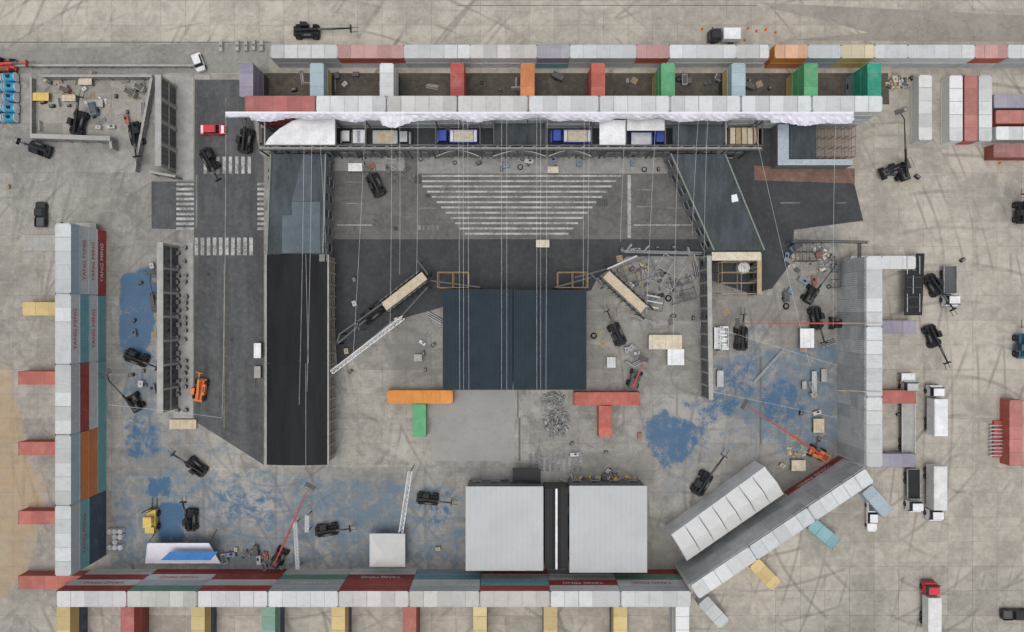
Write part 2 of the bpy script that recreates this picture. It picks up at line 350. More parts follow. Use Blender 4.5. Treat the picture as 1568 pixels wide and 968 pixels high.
# ---------------------------------------------------------------- containers
def container_mesh(L,Wd=2.44,Hh=2.59,name='c'):
    b=MB(); hw=Wd/2-.02; z0=.16;z1=Hh-.12
    pitch=.28; n=int((L-.3)/pitch); x=-L/2+.15; p=(L-.3)/n
    for sgn in (1,-1):
        prof=[]
        for i in range(n):
            a=x+i*p; prof+=[(a,0),(a+p*.3,0),(a+p*.5,.045),(a+p*.8,.045)]
        prof.append((L/2-.15,0))
        for (a,da),(c_,dc) in zip(prof[:-1],prof[1:]):
            q=[(a,sgn*(hw-da),z0),(c_,sgn*(hw-dc),z0),(c_,sgn*(hw-dc),z1),(a,sgn*(hw-da),z1)]
            b.poly(q if sgn<0 else q[::-1],SIDE)
    prof=[]
    for i in range(n):
        a=x+i*p; prof+=[(a,0),(a+p*.3,0),(a+p*.5,.02),(a+p*.8,.02)]
    prof.append((L/2-.15,0))
    for (a,da),(c_,dc) in zip(prof[:-1],prof[1:]):
        b.poly([(a,-hw+.06,Hh-.02-da),(c_,-hw+.06,Hh-.02-dc),(c_,hw-.06,Hh-.02-dc),(a,hw-.06,Hh-.02-da)],ROOF)
    for sgn in (1,-1):
        b.box(0,sgn*(Wd/2-.05),0,L-.3,.1,.16,SIDE); b.box(0,sgn*(Wd/2-.06),Hh-.12,L-.3,.12,.11,SIDE,topmat=ROOF)
    for sx in (1,-1):
        for sy in (1,-1):
            b.box(sx*(L/2-.075),sy*(Wd/2-.08),0,.15,.16,Hh,SIDE)
            b.box(sx*(L/2-.09),sy*(Wd/2-.09),Hh,.18,.17,.012,STEEL)
        b.box(sx*(L/2-.07),0,Hh-.14,.13,Wd-.34,.13,SIDE,topmat=ROOF); b.box(sx*(L/2-.07),0,0,.13,Wd-.34,.16,SIDE)
    b.box(-L/2+.07,0,.16,.06,Wd-.34,Hh-.31,SIDE)
    for dy in (-.59,.59): b.box(L/2-.09,dy,.16,.06,1.02,Hh-.31,SIDE)
    for dy in (-.9,-.3,.3,.9): b.cyl((L/2-.03,dy,.2),(L/2-.03,dy,Hh-.2),.025,GALV,6)
    b.poly([(-L/2+.15,-hw+.06,.1),(-L/2+.15,hw-.06,.1),(L/2-.15,hw-.06,.1),(L/2-.15,-hw+.06,.1)],STEEL)
    return b.mesh(name)
C40=container_mesh(12.19,name='container_40ft'); C20=container_mesh(6.06,name='container_20ft')
C40W=container_mesh(12.19,2.75,2.59,'container_wide')
PAL=dict(w=(.64,.65,.65),g=(.48,.51,.52),b=(.38,.48,.54),r=(.36,.06,.05),R=(.42,.10,.07),o=(.62,.22,.07),O=(.66,.25,.04),y=(.58,.43,.16),Y=(.62,.50,.22),
 n=(.06,.09,.14),t=(.17,.38,.41),G=(.10,.38,.17),p=(.26,.24,.31),d=(.24,.055,.045),e=(.15,.30,.23),s=(.30,.37,.41),k=(.07,.07,.08),T=(.02,.30,.20))
def cont(x,y,z,deg,key,size=40,roof=0,wide=False):
    c=PAL[key]; j=U(.9,1.08); c=tuple(min(.8,v*j) for v in c)
    me=(C40W if wide else C40) if size==40 else C20
    return place(me,'shipping_container',(x,y,z),math.radians(deg),(*c,roof))
FONTC={}
def lettering(o,text,side,col,size=1.3):
    key=(text,col,size)
    if key not in FONTC:
        cu=bpy.data.curves.new('lettering','FONT'); cu.body=text; cu.size=size; cu.align_x='CENTER'; cu.align_y='CENTER'
        cu.materials.append(col); cu.extrude=.004; FONTC[key]=cu
    t=bpy.data.objects.new('lettering',FONTC[key]); COL.objects.link(t); t.parent=o
    w=1.37 if o.data==C40W else 1.22
    t.location=(0,side*w,1.35); t.rotation_euler=(math.radians(90),0,math.radians(180) if side>0 else 0)
HC=2.62
TX_R=M('lettering_red',(.5,.05,.04)); TX_W=M('lettering_white',(.7,.7,.7))
def stack(x,y,deg,keys,toproof=.9,size=40,wide=False):
    out=[]
    for i,k in enumerate(keys):
        top=i==len(keys)-1
        out.append(cont(x+(0 if top else U(-.04,.04)),y+(0 if top else U(-.04,.04)),.02+i*HC,deg,k,size,roof=(toproof if top else .3),wide=wide))
    return out
for i,ks in enumerate(['rwwb','twtw','twrg','toob','nntg']):
    st=stack(-78.05,10.0-i*12.27,90,ks,.85,wide=True)
    txt='YANG MING'
    if i==0:
        lettering(st[0],txt,-1,TX_W); lettering(st[1],txt,-1,TX_R); lettering(st[2],txt,-1,TX_R)
    if i==1: lettering(st[1],txt,-1,TX_R); lettering(st[3],txt,-1,TX_R)
    if i==4: lettering(st[2],txt,-1,TX_R)
for i,ks in enumerate(['wrwr','rwge','drwr','wegg','wdrr','stwg','rgtr','gwrw','rewg']):
    st=stack(-79.3+6.15+i*12.27,-49.2,0,ks,.9,wide=True)
    if i in (0,1,3,4,7,8): lettering(st[2 if i not in(1,4) else 1],'YANG MING' if i!=3 else 'EVERGREEN',1,TX_R if i in(0,1,8) else TX_W)
for i in range(3):
    stack(63.0,4.3-i*12.25,90,random.choice(['wgwg','gwgw','wwgw']),.95,wide=True)
p0=Vector((62.3,-27.6));p1=Vector((31.4,-48.3));dd=(p1-p0).normalized();dang=math.degrees(math.atan2(dd.y,dd.x))
for i in range(3):
    c_=p0+dd*(6.15+i*12.25)
    st=stack(c_.x,c_.y,dang,['rwgg','wgwg','gwgw'][i],.6,wide=True)
    if i==0: lettering(st[0],'YANG MING',-1,TX_W); lettering(st[0],'YANG MING',1,TX_W)
def cladding(name,a,b_,top,n,mats,out,skip=0):
    a=Vector(a);b_=Vector(b_);d=b_-a;L=d.length;d.normalize();nrm=Vector((-d.y,d.x))*out
    bb=MB()
    for i in range(n):
        s0=L*i/n+.03;s1=L*(i+1)/n-.03
        rows=4; colm_=random.choice(mats)
        for k in range(rows):
            if i<skip and k==0: continue
            z0=top*k/rows+.05;z1=top*(k+1)/rows-.04
            mt=colm_ if R()<.7 else random.choice(mats)
            m_=7
            for q in range(m_):
                a0=a+d*(s0+(s1-s0)*q/m_);a1=a+d*(s0+(s1-s0)*(q+1)/m_-.08)
                o1=nrm*(.10+.05*(q%2))
                bb.prism([(*a0,z0),(*a1,z0),(*(a1+o1),z0),(*(a0+o1),z0)],[(*a0,z1),(*a1,z1),(*(a1+o1),z1),(*(a0+o1),z1)],mt)
    return bb.build(name)
CLS=[M('grey_cladding_light',(.56,.575,.57),.6,dirt=.3,dirtcol=(.3,.26,.2)),M('grey_cladding',(.48,.50,.50),.6,dirt=.3,dirtcol=(.28,.24,.19)),M('grey_cladding_mid',(.43,.45,.45),.6,dirt=.3,dirtcol=(.26,.22,.18))]
cladding('cladding_screen',(61.55,10.3),(61.55,-26.0),10.3,15,CLS,-1)
nn=Vector((-dd.y,dd.x)); 
if nn.x>0: nn=-nn
q0=p0+nn*1.42;q1=p1+nn*1.42
cladding('cladding_screen',q0[:],q1[:],10.2,15,CLS,1 if Vector((-dd.y,dd.x)).dot(nn)>0 else -1,skip=5)
for i in range(9):
    k=['drrr','gwgw','wgww','gwgw'][0 if i==0 else 1+i%3]
    stack(-46.5+6.15+i*12.33,36.9,0,k,.15 if i==0 else .95,wide=True)
for x,k in [(377,'p'),(485,'b'),(592,'w'),(700,'r'),(808,'o'),(916,'R'),(1023,'G'),(1131,'b'),(1242,'G'),(1339,'T')]:
    X0,_=W(x,100,7.86)
    ks={'p':'kpp','b':'kyb','w':'kww','r':'drr','o':'doo','R':'rrR','G':'yGG','T':'sTT'}[k]
    stack(X0,41.9,90,ks,.0,20)
x=415
for w_,k in [(101,'g'),(101,'R'),(101,'w'),(101,'w'),(50,'p'),(101,'g'),(50,'R'),(101,'w'),(50,'w'),(8,None),(50,'O'),(50,'b'),(50,'Y'),(51,'w'),(101,'w'),(50,'R'),(101,'g'),(101,'w')]:
    if k:
        X0=(x+w_/2-784)/8.44
        low={'g':'g','R':'w','w':random.choice('wwg'),'p':'t','O':'o','b':'b','Y':'y'}[k]
        stack(X0,48.0,0,low+k,.35 if k in'RpOY' else .8,40 if w_>60 else 20)
    x+=w_+.8
for y,k in [(579,'R'),(687,'R'),(793,'R'),(892,'R')]:
    X0,Y0=W(78,y,2.6); cont(X0,Y0,.02,0,k,40,.05)
X0,Y0=W(84,473,2.6); cont(X0,Y0,.02,0,'y',40,.1)
for x,k in [(97,'y'),(195,'r'),(303,'y'),(411,'e'),(518,'y'),(627,'R'),(735,'Y'),(843,'y'),(950,'y'),(1045,'w')]:
    X0,Y0=W(x,955,5.2); stack(X0,Y0,90,('d' if k in 'rR' else 'n')+k if k!='w' else 'gw',.1,40)
for y,k in [(402,'w'),(501,'p'),(608,'R'),(705,'p')]:
    X0,Y0=W(1352,y,2.6); cont(X0,Y0,.02,0,k,40,.05)
for x,y,k,a in [(1344,768,'b',-48),(1262,818,'t',-40),(1172,880,'y',-46),(1093,938,'g',-48)]:
    X0,Y0=W(x,y,2.6); cont(X0,Y0,.02,a,k,20,.1)
for x,y,k,a,s in [(643,608,'O',0,40),(642,644,'G',90,20),(930,611,'R',0,40),(927,645,'R',90,20)]:
    X0,Y0=W(x,y,2.6); cont(X0,Y0,.02,a,k,s,.0)
for x,y,k,a,s in [(1417,165,'w',90,40),(1464,166,'w',90,40),(1487,166,'R',90,40),(1509,166,'w',90,40),(1572,155,'p',0,40),(1575,179,'R',0,40),(1575,204,'w',0,40),(1572,231,'d',0,40),(1556,663,'R',90,40),(1640,155,'w',90,40)]:
    X0,Y0=W(x,y,2.6); cont(X0,Y0,.02,a,k,s,.15)
# white cloth along the top wall
bb=MB(); n=260; rows=[]
for i in range(n+1):
    px=345+(1308-345)*i/n
    s=math.sin(i*.137)*2+math.sin(i*.37+1)*1.6
    sag=0
    if 583<px<660: sag=11*(1-abs(px-605)/60) if abs(px-605)<60 else 0
    if 1180<px<1305: sag=5
    yb=184+s+sag+U(-.5,.5)
    if px<385: yb=180+s*.3
    rows.append([(*W(px,171,10.70),10.70),(*W(px,174,10.66),10.66+U(-.04,.05)),(*W(px,178+s*.5,10.2),10.2+.15*math.sin(i*1.9)),(*W(px,(178+yb)/2+s*.3,9.8),9.8+.25*math.sin(i*1.3)),(*W(px,yb,9.2),9.2+.2*math.sin(i*2.3))])
for i in range(n):
    for k in range(4): bb.poly([rows[i][k],rows[i][k+1],rows[i+1][k+1],rows[i+1][k]],CLOTH)
bb.build('cloth_drape')
# ---------------------------------------------------------------- buildings
def corr_roof(b,x0,x1,y0,y1,z,mat,axis='y',pitch=.6,amp=.05,camber=0):
    a0,a1=(x0,x1) if axis=='y' else (y0,y1)
    c0,c1=(y0,y1) if axis=='y' else (x0,x1)
    n=max(2,int((a1-a0)/pitch)); p=(a1-a0)/n; prof=[]
    for i in range(n): prof+=[(a0+i*p,0),(a0+i*p+p*.75,0),(a0+i*p+p*.8,amp),(a0+i*p+p*.95,amp)]
    prof.append((a1,0))
    def zz(a): t=(a-a0)/(a1-a0); return z+camber*4*t*(1-t)
    for (a,da),(c_,dc) in zip(prof[:-1],prof[1:]):
        q=[(a,c0,zz(a)+da),(c_,c0,zz(c_)+dc),(c_,c1,zz(c_)+dc),(a,c1,zz(a)+da)]
        if axis!='y': q=[(v,u,w) for u,v,w in q][::-1]
        b.poly(q,mat)
def hall(name,px0,py0,px1,py1,h,roof,wall,axis='y',pitch=.6,camber=0,amp=.05,win=True,ov=.25):
    x0,y1=W(px0,py0,h);x1,y0=W(px1,py1,h)
    b=MB(); cx,cy=(x0+x1)/2,(y0+y1)/2;sx,sy=x1-x0,y1-y0
    b.box(cx,cy,0,sx-2*ov,sy-2*ov,h-.2,wall)
    b.box(cx,cy,h-.2,sx,sy,.14,STEEL)
    corr_roof(b,x0,x1,y0,y1,h,roof,axis,pitch,amp,camber)
    if win:
        for sgn,yy in ((1,y1-ov),(-1,y0+ov)):
            nwin=max(2,int(sx/3.2))
            for i in range(nwin):
                xx=x0+sx*(i+.5)/nwin
                b.box(xx,yy+sgn*.04,1.2,1.3,.07,1.4,GLS); b.box(xx,yy+sgn*.05,1.08,1.5,.12,.1,WHT)
            b.box(cx,yy+sgn*.05,.02,1.1,.09,2.2,STEEL)
        for sgn,xx in ((1,x1-ov),(-1,x0+ov)):
            nwin=max(2,int(sy/3.2))
            for i in range(nwin):
                yy=y0+sy*(i+.5)/nwin
                b.box(xx+sgn*.04,yy,1.2,.07,1.3,1.4,GLS); b.box(xx+sgn*.05,yy,1.08,.12,1.5,.1,WHT)
    return b.build(name)
RSL=M('slate_metal_roof',(.029,.040,.051),.8,var=.15,scale=.3,dirt=.25,dirtcol=(.045,.053,.06),spec=.12)
RGL=M('light_metal_roof',(.43,.445,.45),.6,var=.06,scale=.15,dirt=.2,dirtcol=(.33,.33,.32),spec=.2)
RBK=M('black_membrane_roof',(.011,.012,.014),.6,var=.4,scale=.12,dirt=.4,dirtcol=(.022,.024,.028),stretch=(3,.5,1),spec=.14)
RGY=M('grey_felt_roof',(.058,.068,.076),.85,var=.35,scale=.3,dirt=.4,dirtcol=(.095,.11,.12),stretch=(2,.6,1),spec=.15)
RGY2=M('pale_felt_roof',(.10,.125,.14),.85,var=.2,scale=.3,dirt=.35,dirtcol=(.14,.16,.17),spec=.15)
hall('corrugated_roof_shed',678,443,785,597,6,RSL,GREY,pitch=.45,amp=.06)
hall('corrugated_roof_shed',786.3,444,898,597,6,RSL,GREY,pitch=.45,amp=.06)
hall('metal_warehouse',713,745,832,874,6,RGL,GREY,axis='y',pitch=.9,amp=.025)
hall('metal_warehouse',872,744,991,877,6,RGL,GREY,axis='y',pitch=.9,amp=.025)
bb=MB();
x0,y1=W(833,746,5);x1,y0=W(871,874,5)
bb.box((x0+x1)/2,(y0+y1)/2,0,x1-x0-.3,y1-y0-.6,4.8,STEEL,topmat=DK)
xc=(x0+x1)/2
for o_ in (-.55,.55): bb.box(xc+o_,(y0+y1)/2,4.8,.45,y1-y0-.4,.12,BLK)
bb.box(xc,(y0+y1)/2,4.8,.38,y1-y0-.6,.35,WHT)
bb.build('roofed_link_corridor')
def polyb(name,pts,h,roof,wall,edge=None,edgew=.3,zb=0,windows=0,edh=.25):
    P=[W(x,y,h) for x,y in pts]
    A=sum(P[i][0]*P[(i+1)%len(P)][1]-P[(i+1)%len(P)][0]*P[i][1] for i in range(len(P)))
    if A<0: P=P[::-1]
    b=MB(); b.prism([(*p,zb) for p in P],[(*p,h) for p in P],wall,roof)
    n=len(P)
    for i in range(n):
        a=Vector(P[i]);c_=Vector(P[(i+1)%n]);d=c_-a;L=d.length
        if L<.6: continue
        d.normalize();nr=Vector((d.y,-d.x));ang=math.atan2(d.y,d.x);m_=(a+c_)/2
        if edge and abs(d.y)>.5: 
            mm=m_-nr*edgew*.52; b.box(mm.x,mm.y,h+.004,L-.02,edgew,edh,edge,ang)
        if windows:
            k=int(L/windows)
            for j in range(k):
                for zz in ([1.0,3.8] if h>5 else [1.0]):
                    q=a+d*(L*(j+.5)/k)+nr*.03
                    b.box(q.x,q.y,zz,windows*.5,.08,1.6,GLS,ang)
                    b.box(q.x+nr.x*.03,q.y+nr.y*.03,zz-.12,windows*.56,.14,.1,CONCL,ang)
    return b.build(name)
x0,y1=W(408,390,6);x1,y0=W(501,712,6)
b=MB(); b.box((x0+x1)/2,(y0+y1)/2,0,x1-x0-.4,y1-y0-.4,5.75,GREY)
half=(y0+y1)/2-.6
for ya,yb in ((y0,half-.03),(half+.03,y1)):
    corr_roof(b,x0,x1,ya,yb,5.85,RBK,'y',.9,.0,.55)
for sgn in(0,1): b.beam((x0+(x1-x0)*(.66 if sgn else .70),y0 if sgn else half,6.42),(x0+(x1-x0)*.66,half if sgn else y1,6.42),.04,GALV)
b.box(x0-.12,(y0+y1)/2,5.55,.22,y1-y0,.35,CONCL)
b.box(x1+.14,(y0+y1)/2,5.5,.26,y1-y0,.4,CONCL)
for i in range(18):
    yy=y0+(y1-y0)*(i+.5)/18
    b.box(x1-.05,yy,0,.3,.25,5.5,CONCL)
    if i<17: b.box(x1-.12,yy+1.1,1,.1,1.2,3.4,GLS)
for k_ in range(4): b.box(x1+.0,(y0+y1)/2,1+k_*1.4,.12,y1-y0-.3,.14,WOOD if k_%2 else CONCL)
b.build('black_roof_set_building')
polyb('grey_roof_set_building',[(414,236),(500,236),(496,389),(408,389)],5.8,RGY,GREY,GRNE,.24,windows=2.6)
def slab(name,pts,z,t,mat):
    P=[W(x,y,z+t) for x,y in pts]
    b=MB(); b.prism([(*p,z) for p in P],[(*p,z+t) for p in P],mat); return b.build(name)
slab('roof_panel',[(432,388),(490,388),(490,309),(447,309),(447,330),(432,330)],5.81,.05,RGY2)
slab('roof_panel',[(447,308),(478,308),(478,238),(465,238)],5.81,.04,M('blue_grey_felt',(.085,.10,.115),spec=.15))
polyb('grey_roof_set_building',[(1026,236),(1111,236),(1171,383),(1092,384)],5.8,RGY,GREY,GRNE,.24,windows=2.6)
slab('roof_hatch',[(1121,310),(1131,308),(1128,297),(1120,299)],5.81,.25,WHT)
def framewall(name,a,b_,h,spacing=2.4,th=.35,mat=CONCL,brace=1,side=1,win=True):
    A=Vector(W(*a,h));B=Vector(W(*b_,h));d=B-A;L=d.length;d.normalize();n=Vector((-d.y,d.x))*side;ang=math.atan2(d.y,d.x)
    b=MB();m_=(A+B)/2
    b.box(m_.x,m_.y,h-.3,L,th+.45,.3,mat,ang)
    b.box(m_.x,m_.y,.02,L-.1,th*.6,h-.33,GREY,ang)
    k=max(1,int(L/spacing))
    for i in range(k+1):
        q=A+d*(L*i/k)
        b.box(q.x,q.y,.0,.3,th+.3,h-.31,mat,ang)
        if brace:
            f=q-n*2.2
            b.beam((q.x-n.x*.3,q.y-n.y*.3,h-.8),(f.x,f.y,.05),.1,STEEL); b.beam((q.x-n.x*.3,q.y-n.y*.3,h*.4),(f.x,f.y,.06),.08,STEEL)
        if win and i<k:
            q2=A+d*(L*(i+.5)/k)
            for sg in(1,-1):
                qq=q2+n*sg*(th*.3+.03)
                for zz in [.8]+([3.4] if h>5 else []): b.box(qq.x,qq.y,zz,L/k*.55,.06,1.8,GLS,ang)
    return b.build(name)
framewall('set_facade_wall',(1086,392),(1089,612),6,2.2,side=-1,mat=CONCL)
framewall('set_facade_wall',(1163,388),(1163,450),5.5,2.2,side=1,brace=0,mat=WOOD)
slab('timber_platform',[(1090,399),(1165,399),(1165,386),(1090,386)],5.4,.25,CREAM)
def street_front(name,x,y0,y1,h,n,thick=.6,mat=CONCL,cap=CONCL):
    X0,Yt=W(x,y0,h);_,Yb=W(x,y1,h)
    b=MB(); L=Yt-Yb
    b.box(X0,(Yt+Yb)/2,0,thick,L,h,mat)
    b.box(X0,(Yt+Yb)/2,h+.0,thick+.5,L+.2,.25,cap)
    for i in range(n):
        yy=Yt-L*(i+.5)/n
        b.box(X0+thick/2+.06,yy,2.8,.14,L/n*.98,.35,cap)
        for zz in (.5,3.3):
            b.box(X0+thick/2+.03,yy,zz,.08,L/n*.72,2.0,GLS)
            for q in (-.25,0,.25): b.box(X0+thick/2+.09,yy+q*L/n,zz,.05,.07,2.0,STEEL)
        b.box(X0+thick/2+.15,Yt-L*i/n-.2,0,.3,.4,h-.05,cap)
        b.beam((X0-thick/2,yy,h-.6),(X0-3.6,yy,.1),.1,GALV); b.beam((X0-thick/2,yy,h*.45),(X0-3.6,yy,.12),.08,GALV)
        b.beam((X0-thick/2,yy,.15),(X0-3.6,yy,.15),.08,GALV)
    return b.build(name)
street_front('street_front_facade',246,372,632,6,7,mat=GREY)
street_front('street_front_facade',243,116,254,6,4,mat=CONC)
def kerbslab(name,x0,y0,x1,y1,h=.13,mat=CONCL):
    a,b_=W(x0,y0),W(x1,y1); b=MB(); b.box((a[0]+b_[0])/2,(a[1]+b_[1])/2,0,b_[0]-a[0],a[1]-b_[1],h,mat); return b.build(name)
kerbslab('pavement',266,372,296,640,mat=CONCL)
kerbslab('pavement',270,118,297,275)
kerbslab('pavement',506,240,620,262,mat=CONC); kerbslab('pavement',640,240,1022,266,mat=CONC)
colm=MB(); colm.cyl((0,0,0),(0,0,.9),.35,STEEL,10,.28); colm.cyl((0,0,.9),(0,0,1.0),.4,CONC,10); colm.box(.0,0,1.0,.35,.35,.12,GREY); cm=colm.mesh('bollard')
for i in range(24):
    for xx in (275,286):
        if R()<.8: place(cm,'street_bollard',(*W(xx+U(-1.5,1.5),378+i*10.8+U(-2,2)),.13),U(0,3),scale=(U(.8,1.2),U(.8,1.2),1))
def frame_front():
    b=MB(); h=7
    X0,Yb=W(397,229,h);X1,_=W(1168,229,h)
    L=X1-X0
    b.box((X0+X1)/2,Yb,h-.3,L,.25,.3,STEEL); b.box((X0+X1)/2,Yb+.75,h-.3,L,.2,.3,STEEL); b.box((X0+X1)/2,Yb+.36,h-.6,L,.3,.15,CONCL)
    for i in range(int(L/2.2)+1):
        xx=X0+i*2.2; b.box(xx,Yb,0,.22,.22,h-.31,STEEL); b.beam((xx,Yb+.1,h-.15),(min(xx+1.1,X1),Yb+.7,h-.15),.08,GALV)
    for i in range(int(L/4.4)):
        xx=X0+1+i*4.4; b.box(xx+1.1,Yb-.02,.5,2.6,.1,4.6,GREY); b.box(xx+1.1,Yb-.1,1.2,1.3,.08,2.2,GLS); b.box(xx+1.1,Yb-.16,1.05,1.6,.14,.12,CONCL)
    for px in (397,405,514,560,667,735,756,836,906,959,1019,1112,1160,1168):
        xx,_=W(px,229,h); y2=W(px,186,h)[1]
        b.box(xx,(Yb+.9+y2)/2,h-.35,.2,y2-Yb-1.0,.3,STEEL if px not in(405,1112) else CONCL)
        b.box(xx,y2,0,.2,.2,h,STEEL); b.box(xx,Yb+1.2,0,.2,.2,h-.4,STEEL)
    b.build('set_facade_frame')
    for a,c_ in ((668,733),(755,836),(840,906)):
        b=MB(); n=14; xa,ya=W(a,232,h-.5);xb,_=W(c_,232,h-.5); pr=None
        for i in range(n+1):
            t=i/n; x=xa+(xb-xa)*t; y=ya-.75+math.sin(math.pi*t)*1.05
            p=(x,y,h-1.0)
            if pr: b.beam(pr,p,.15,CONCL); b.prism([(pr[0],pr[1]-.02,h-3),(x,y-.02,h-3),(x,y+.1,h-3),(pr[0],pr[1]+.1,h-3)],[(pr[0],pr[1]-.02,h-1.2),(x,y-.02,h-1.2),(x,y+.1,h-1.2),(pr[0],pr[1]+.1,h-1.2)],GREY)
            pr=p
        b.build('arched_cornice')
frame_front()
OFFW=M('offwhite_fabric',(.6,.6,.6))
slab('white_canopy',[(405,222),(513,222),(513,178),(470,179),(448,185),(428,197),(412,211)],6.7,.12,WHT)
slab('white_canopy',[(918,223),(958,223),(958,184),(918,184)],6.7,.12,WHT)
slab('white_canopy',[(960,200),(1018,200),(1018,182),(960,182)],6.7,.1,OFFW)
slab('grey_canopy',[(1030,225),(1110,225),(1110,192),(1030,192)],5.0,.12,RGY)
slab('grey_canopy',[(757,224),(835,224),(835,187),(757,187)],3.0,.12,RGY)
bb=MB()
for i in range(5):
    X0,Y0=W(1122+i*9,208,3); bb.box(X0,Y0,0,.9,3.0,3.0-.1*(i%2),[CREAM,WOOD,PLY][i%3])
bb.build('timber_scaffold_bay')
polyb('flat_roof_hut',[(1191,253),(1306,253),(1306,244),(1252,244),(1208,244),(1208,190),(1191,190)],3.4,M('pale_blue_coping',(.34,.39,.43),dirt=.3),GREY)
slab('grey_canopy',[(1209,243),(1250,243),(1250,188),(1209,188)],3.0,.15,RGY)
def scaffold(name,x0,y0,x1,y1,h,nx=4,ny=3,lv=3,r=.06,mat=GALV,deck=None,rz=0):
    b=MB(); cx,cy=W((x0+x1)/2,(y0+y1)/2,h/2); hx=abs(W(x1,0,h/2)[0]-W(x0,0,h/2)[0])/2; hy=abs(W(0,y1,h/2)[1]-W(0,y0,h/2)[1])/2
    gx=[-hx+2*hx*i/nx for i in range(nx+1)];gy=[-hy+2*hy*i/ny for i in range(ny+1)]
    for x in gx:
        for y in gy: b.cyl((x,y,0),(x,y,h),r,mat,5)
    for l in range(1,lv+1):
        z=h*l/lv-.05
        for x in gx: b.cyl((x,gy[0],z),(x,gy[-1],z),r,mat,5)
        for y in gy: b.cyl((gx[0],y,z),(gx[-1],y,z),r,mat,5)
    for i in range(nx): b.cyl((gx[i],gy[0],.1),(gx[i+1],gy[0],h),r*.8,mat,5); b.cyl((gx[i],gy[-1],h),(gx[i+1],gy[-1],.1),r*.8,mat,5)
    if deck:
        for j in range(ny*3):
            if R()<.6:
                y=gy[0]+(gy[-1]-gy[0])*(j+.5)/(ny*3); b.box(U(-.3,.3),y,h,hx*2*U(.5,1),.25,.05,deck)
    return b.build(name,(cx,cy,0),math.radians(rz))
RT=M('rusty_tube',(.2,.14,.1)); OT=M('ochre_tube',(.30,.20,.09))
scaffold('scaffold_tower',1252,196,1304,242,3,5,3,2,.05,RT,RT)
scaffold('scaffold_tower',1218,372,1250,400,4,3,2,2,.06,STEEL)
scaffold('scaffold_tower',672,418,718,441,5,2,1,2,.07,OT)
scaffold('scaffold_tower',853,418,898,441,5,2,1,2,.07,OT)
scaffold('scaffold_tower',1100,500,1112,535,2.5,2,4,2,.06,WHT,WHT)
scaffold('scaffold_tower',1100,402,1158,450,4.6,2,3,2,.05,WOOD)
for a in [(955,400,1000,430,2.2,3,2,1,.05,STEEL,None,20),(1003,395,1040,440,1.5,2,2,1,.05,GALV,None,-30),(1025,428,1062,462,1.4,2,2,1,.06,STEEL,STEEL,15),(985,450,1015,475,1.2,2,1,1,.05,STEEL,GALV,-10),(1275,405,1284,440,2,1,3,1,.06,STEEL,None,0)]: scaffold('steel_frame',*a)
h=5.5
A=Vector(W(1028,820,h));B=Vector(W(1172,715,h));Cc=Vector(W(1201,757,h));D=Vector(W(1052,860,h))
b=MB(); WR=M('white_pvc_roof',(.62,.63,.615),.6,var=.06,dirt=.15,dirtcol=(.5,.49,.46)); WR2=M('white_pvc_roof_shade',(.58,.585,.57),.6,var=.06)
b.prism([(*p,0) for p in (D,Cc,B,A)],[(*p,h-.3) for p in (D,Cc,B,A)],WHT)
n=7
for i in range(n):
    t0=i/n+.004;t1=(i+1)/n-.004
    a0=A.lerp(B,t0);a1=A.lerp(B,t1);d0=D.lerp(Cc,t0);d1=D.lerp(Cc,t1);m0=a0.lerp(d0,.5);m1=a1.lerp(d1,.5)
    b.poly([(*a0,h-.25),(*m0,h+1.3),(*m1,h+1.3),(*a1,h-.25)][::-1],WR)
    b.poly([(*m0,h+1.3),(*d0,h-.25),(*d1,h-.25),(*m1,h+1.3)][::-1],WR2)
    b.beam((*a0,h-.2),(*m0,h+1.33),.05,GALV);b.beam((*m0,h+1.33),(*d0,h-.2),.05,GALV)
b.poly([(*A,h-.3),(*D,h-.3),(*A.lerp(D,.5),h+1.3)],WHT);b.poly([(*B,h-.3),(*Cc,h-.3),(*B.lerp(Cc,.5),h+1.3)],WHT)
b.build('white_tent_hall')
h=3.2;P=[W(566,868,h),W(620,868,h),W(620,818,h),W(566,818,h)];cx,cy=W(591,844,h)
b=MB()
apex=(cx,cy,h+2.2)
for i in range(4):
    p,q=P[i],P[(i+1)%4]
    b.poly([(*p,h),(*q,h),apex],WR if i in(0,3) else WR2)
    b.prism([(*p,h-.4),(*q,h-.4),(q[0]*.999,q[1]*.999,h-.4),(p[0]*.999,p[1]*.999,h-.4)],[(*p,h),(*q,h),(q[0]*.999,q[1]*.999,h),(p[0]*.999,p[1]*.999,h)],WHT)
    b.cyl((*p,0),(*p,h),.06,GALV,6)
b.build('marquee_tent')
def wall(name,a,b_,h,t=.35,mat=CONC):
    A=Vector(W(*a,h));B=Vector(W(*b_,h));d=B-A;L=d.length;ang=math.atan2(d.y,d.x);m_=(A+B)/2
    b=MB(); b.box(m_.x,m_.y,0,L,t,h-.15,mat,ang); b.box(m_.x,m_.y,h-.148,L+.1,t+.15,.15,CONCL,ang)
    for i in range(int(L/3)+1):
        q=A+d.normalized()*min(i*3+.2,L-.2); b.box(q.x,q.y,0,.3,t+.25,h-.16,mat,ang)
    return b.build(name)
wall('concrete_block_wall',(46,208),(168,212),2.6,.7); wall('concrete_block_wall',(168,212),(170,227),2.2); wall('concrete_block_wall',(47,118),(47,206),1.2,.2)
wall('concrete_block_wall',(64,116),(232,116),2.0,.3); wall('concrete_block_wall',(232,118),(205,262),1.6,.3)
wall('low_barrier_wall',(-30,100),(296,100),1.0,.25,CONC)
wall('retaining_wall',(229,263),(268,270),3,.3,GREY)
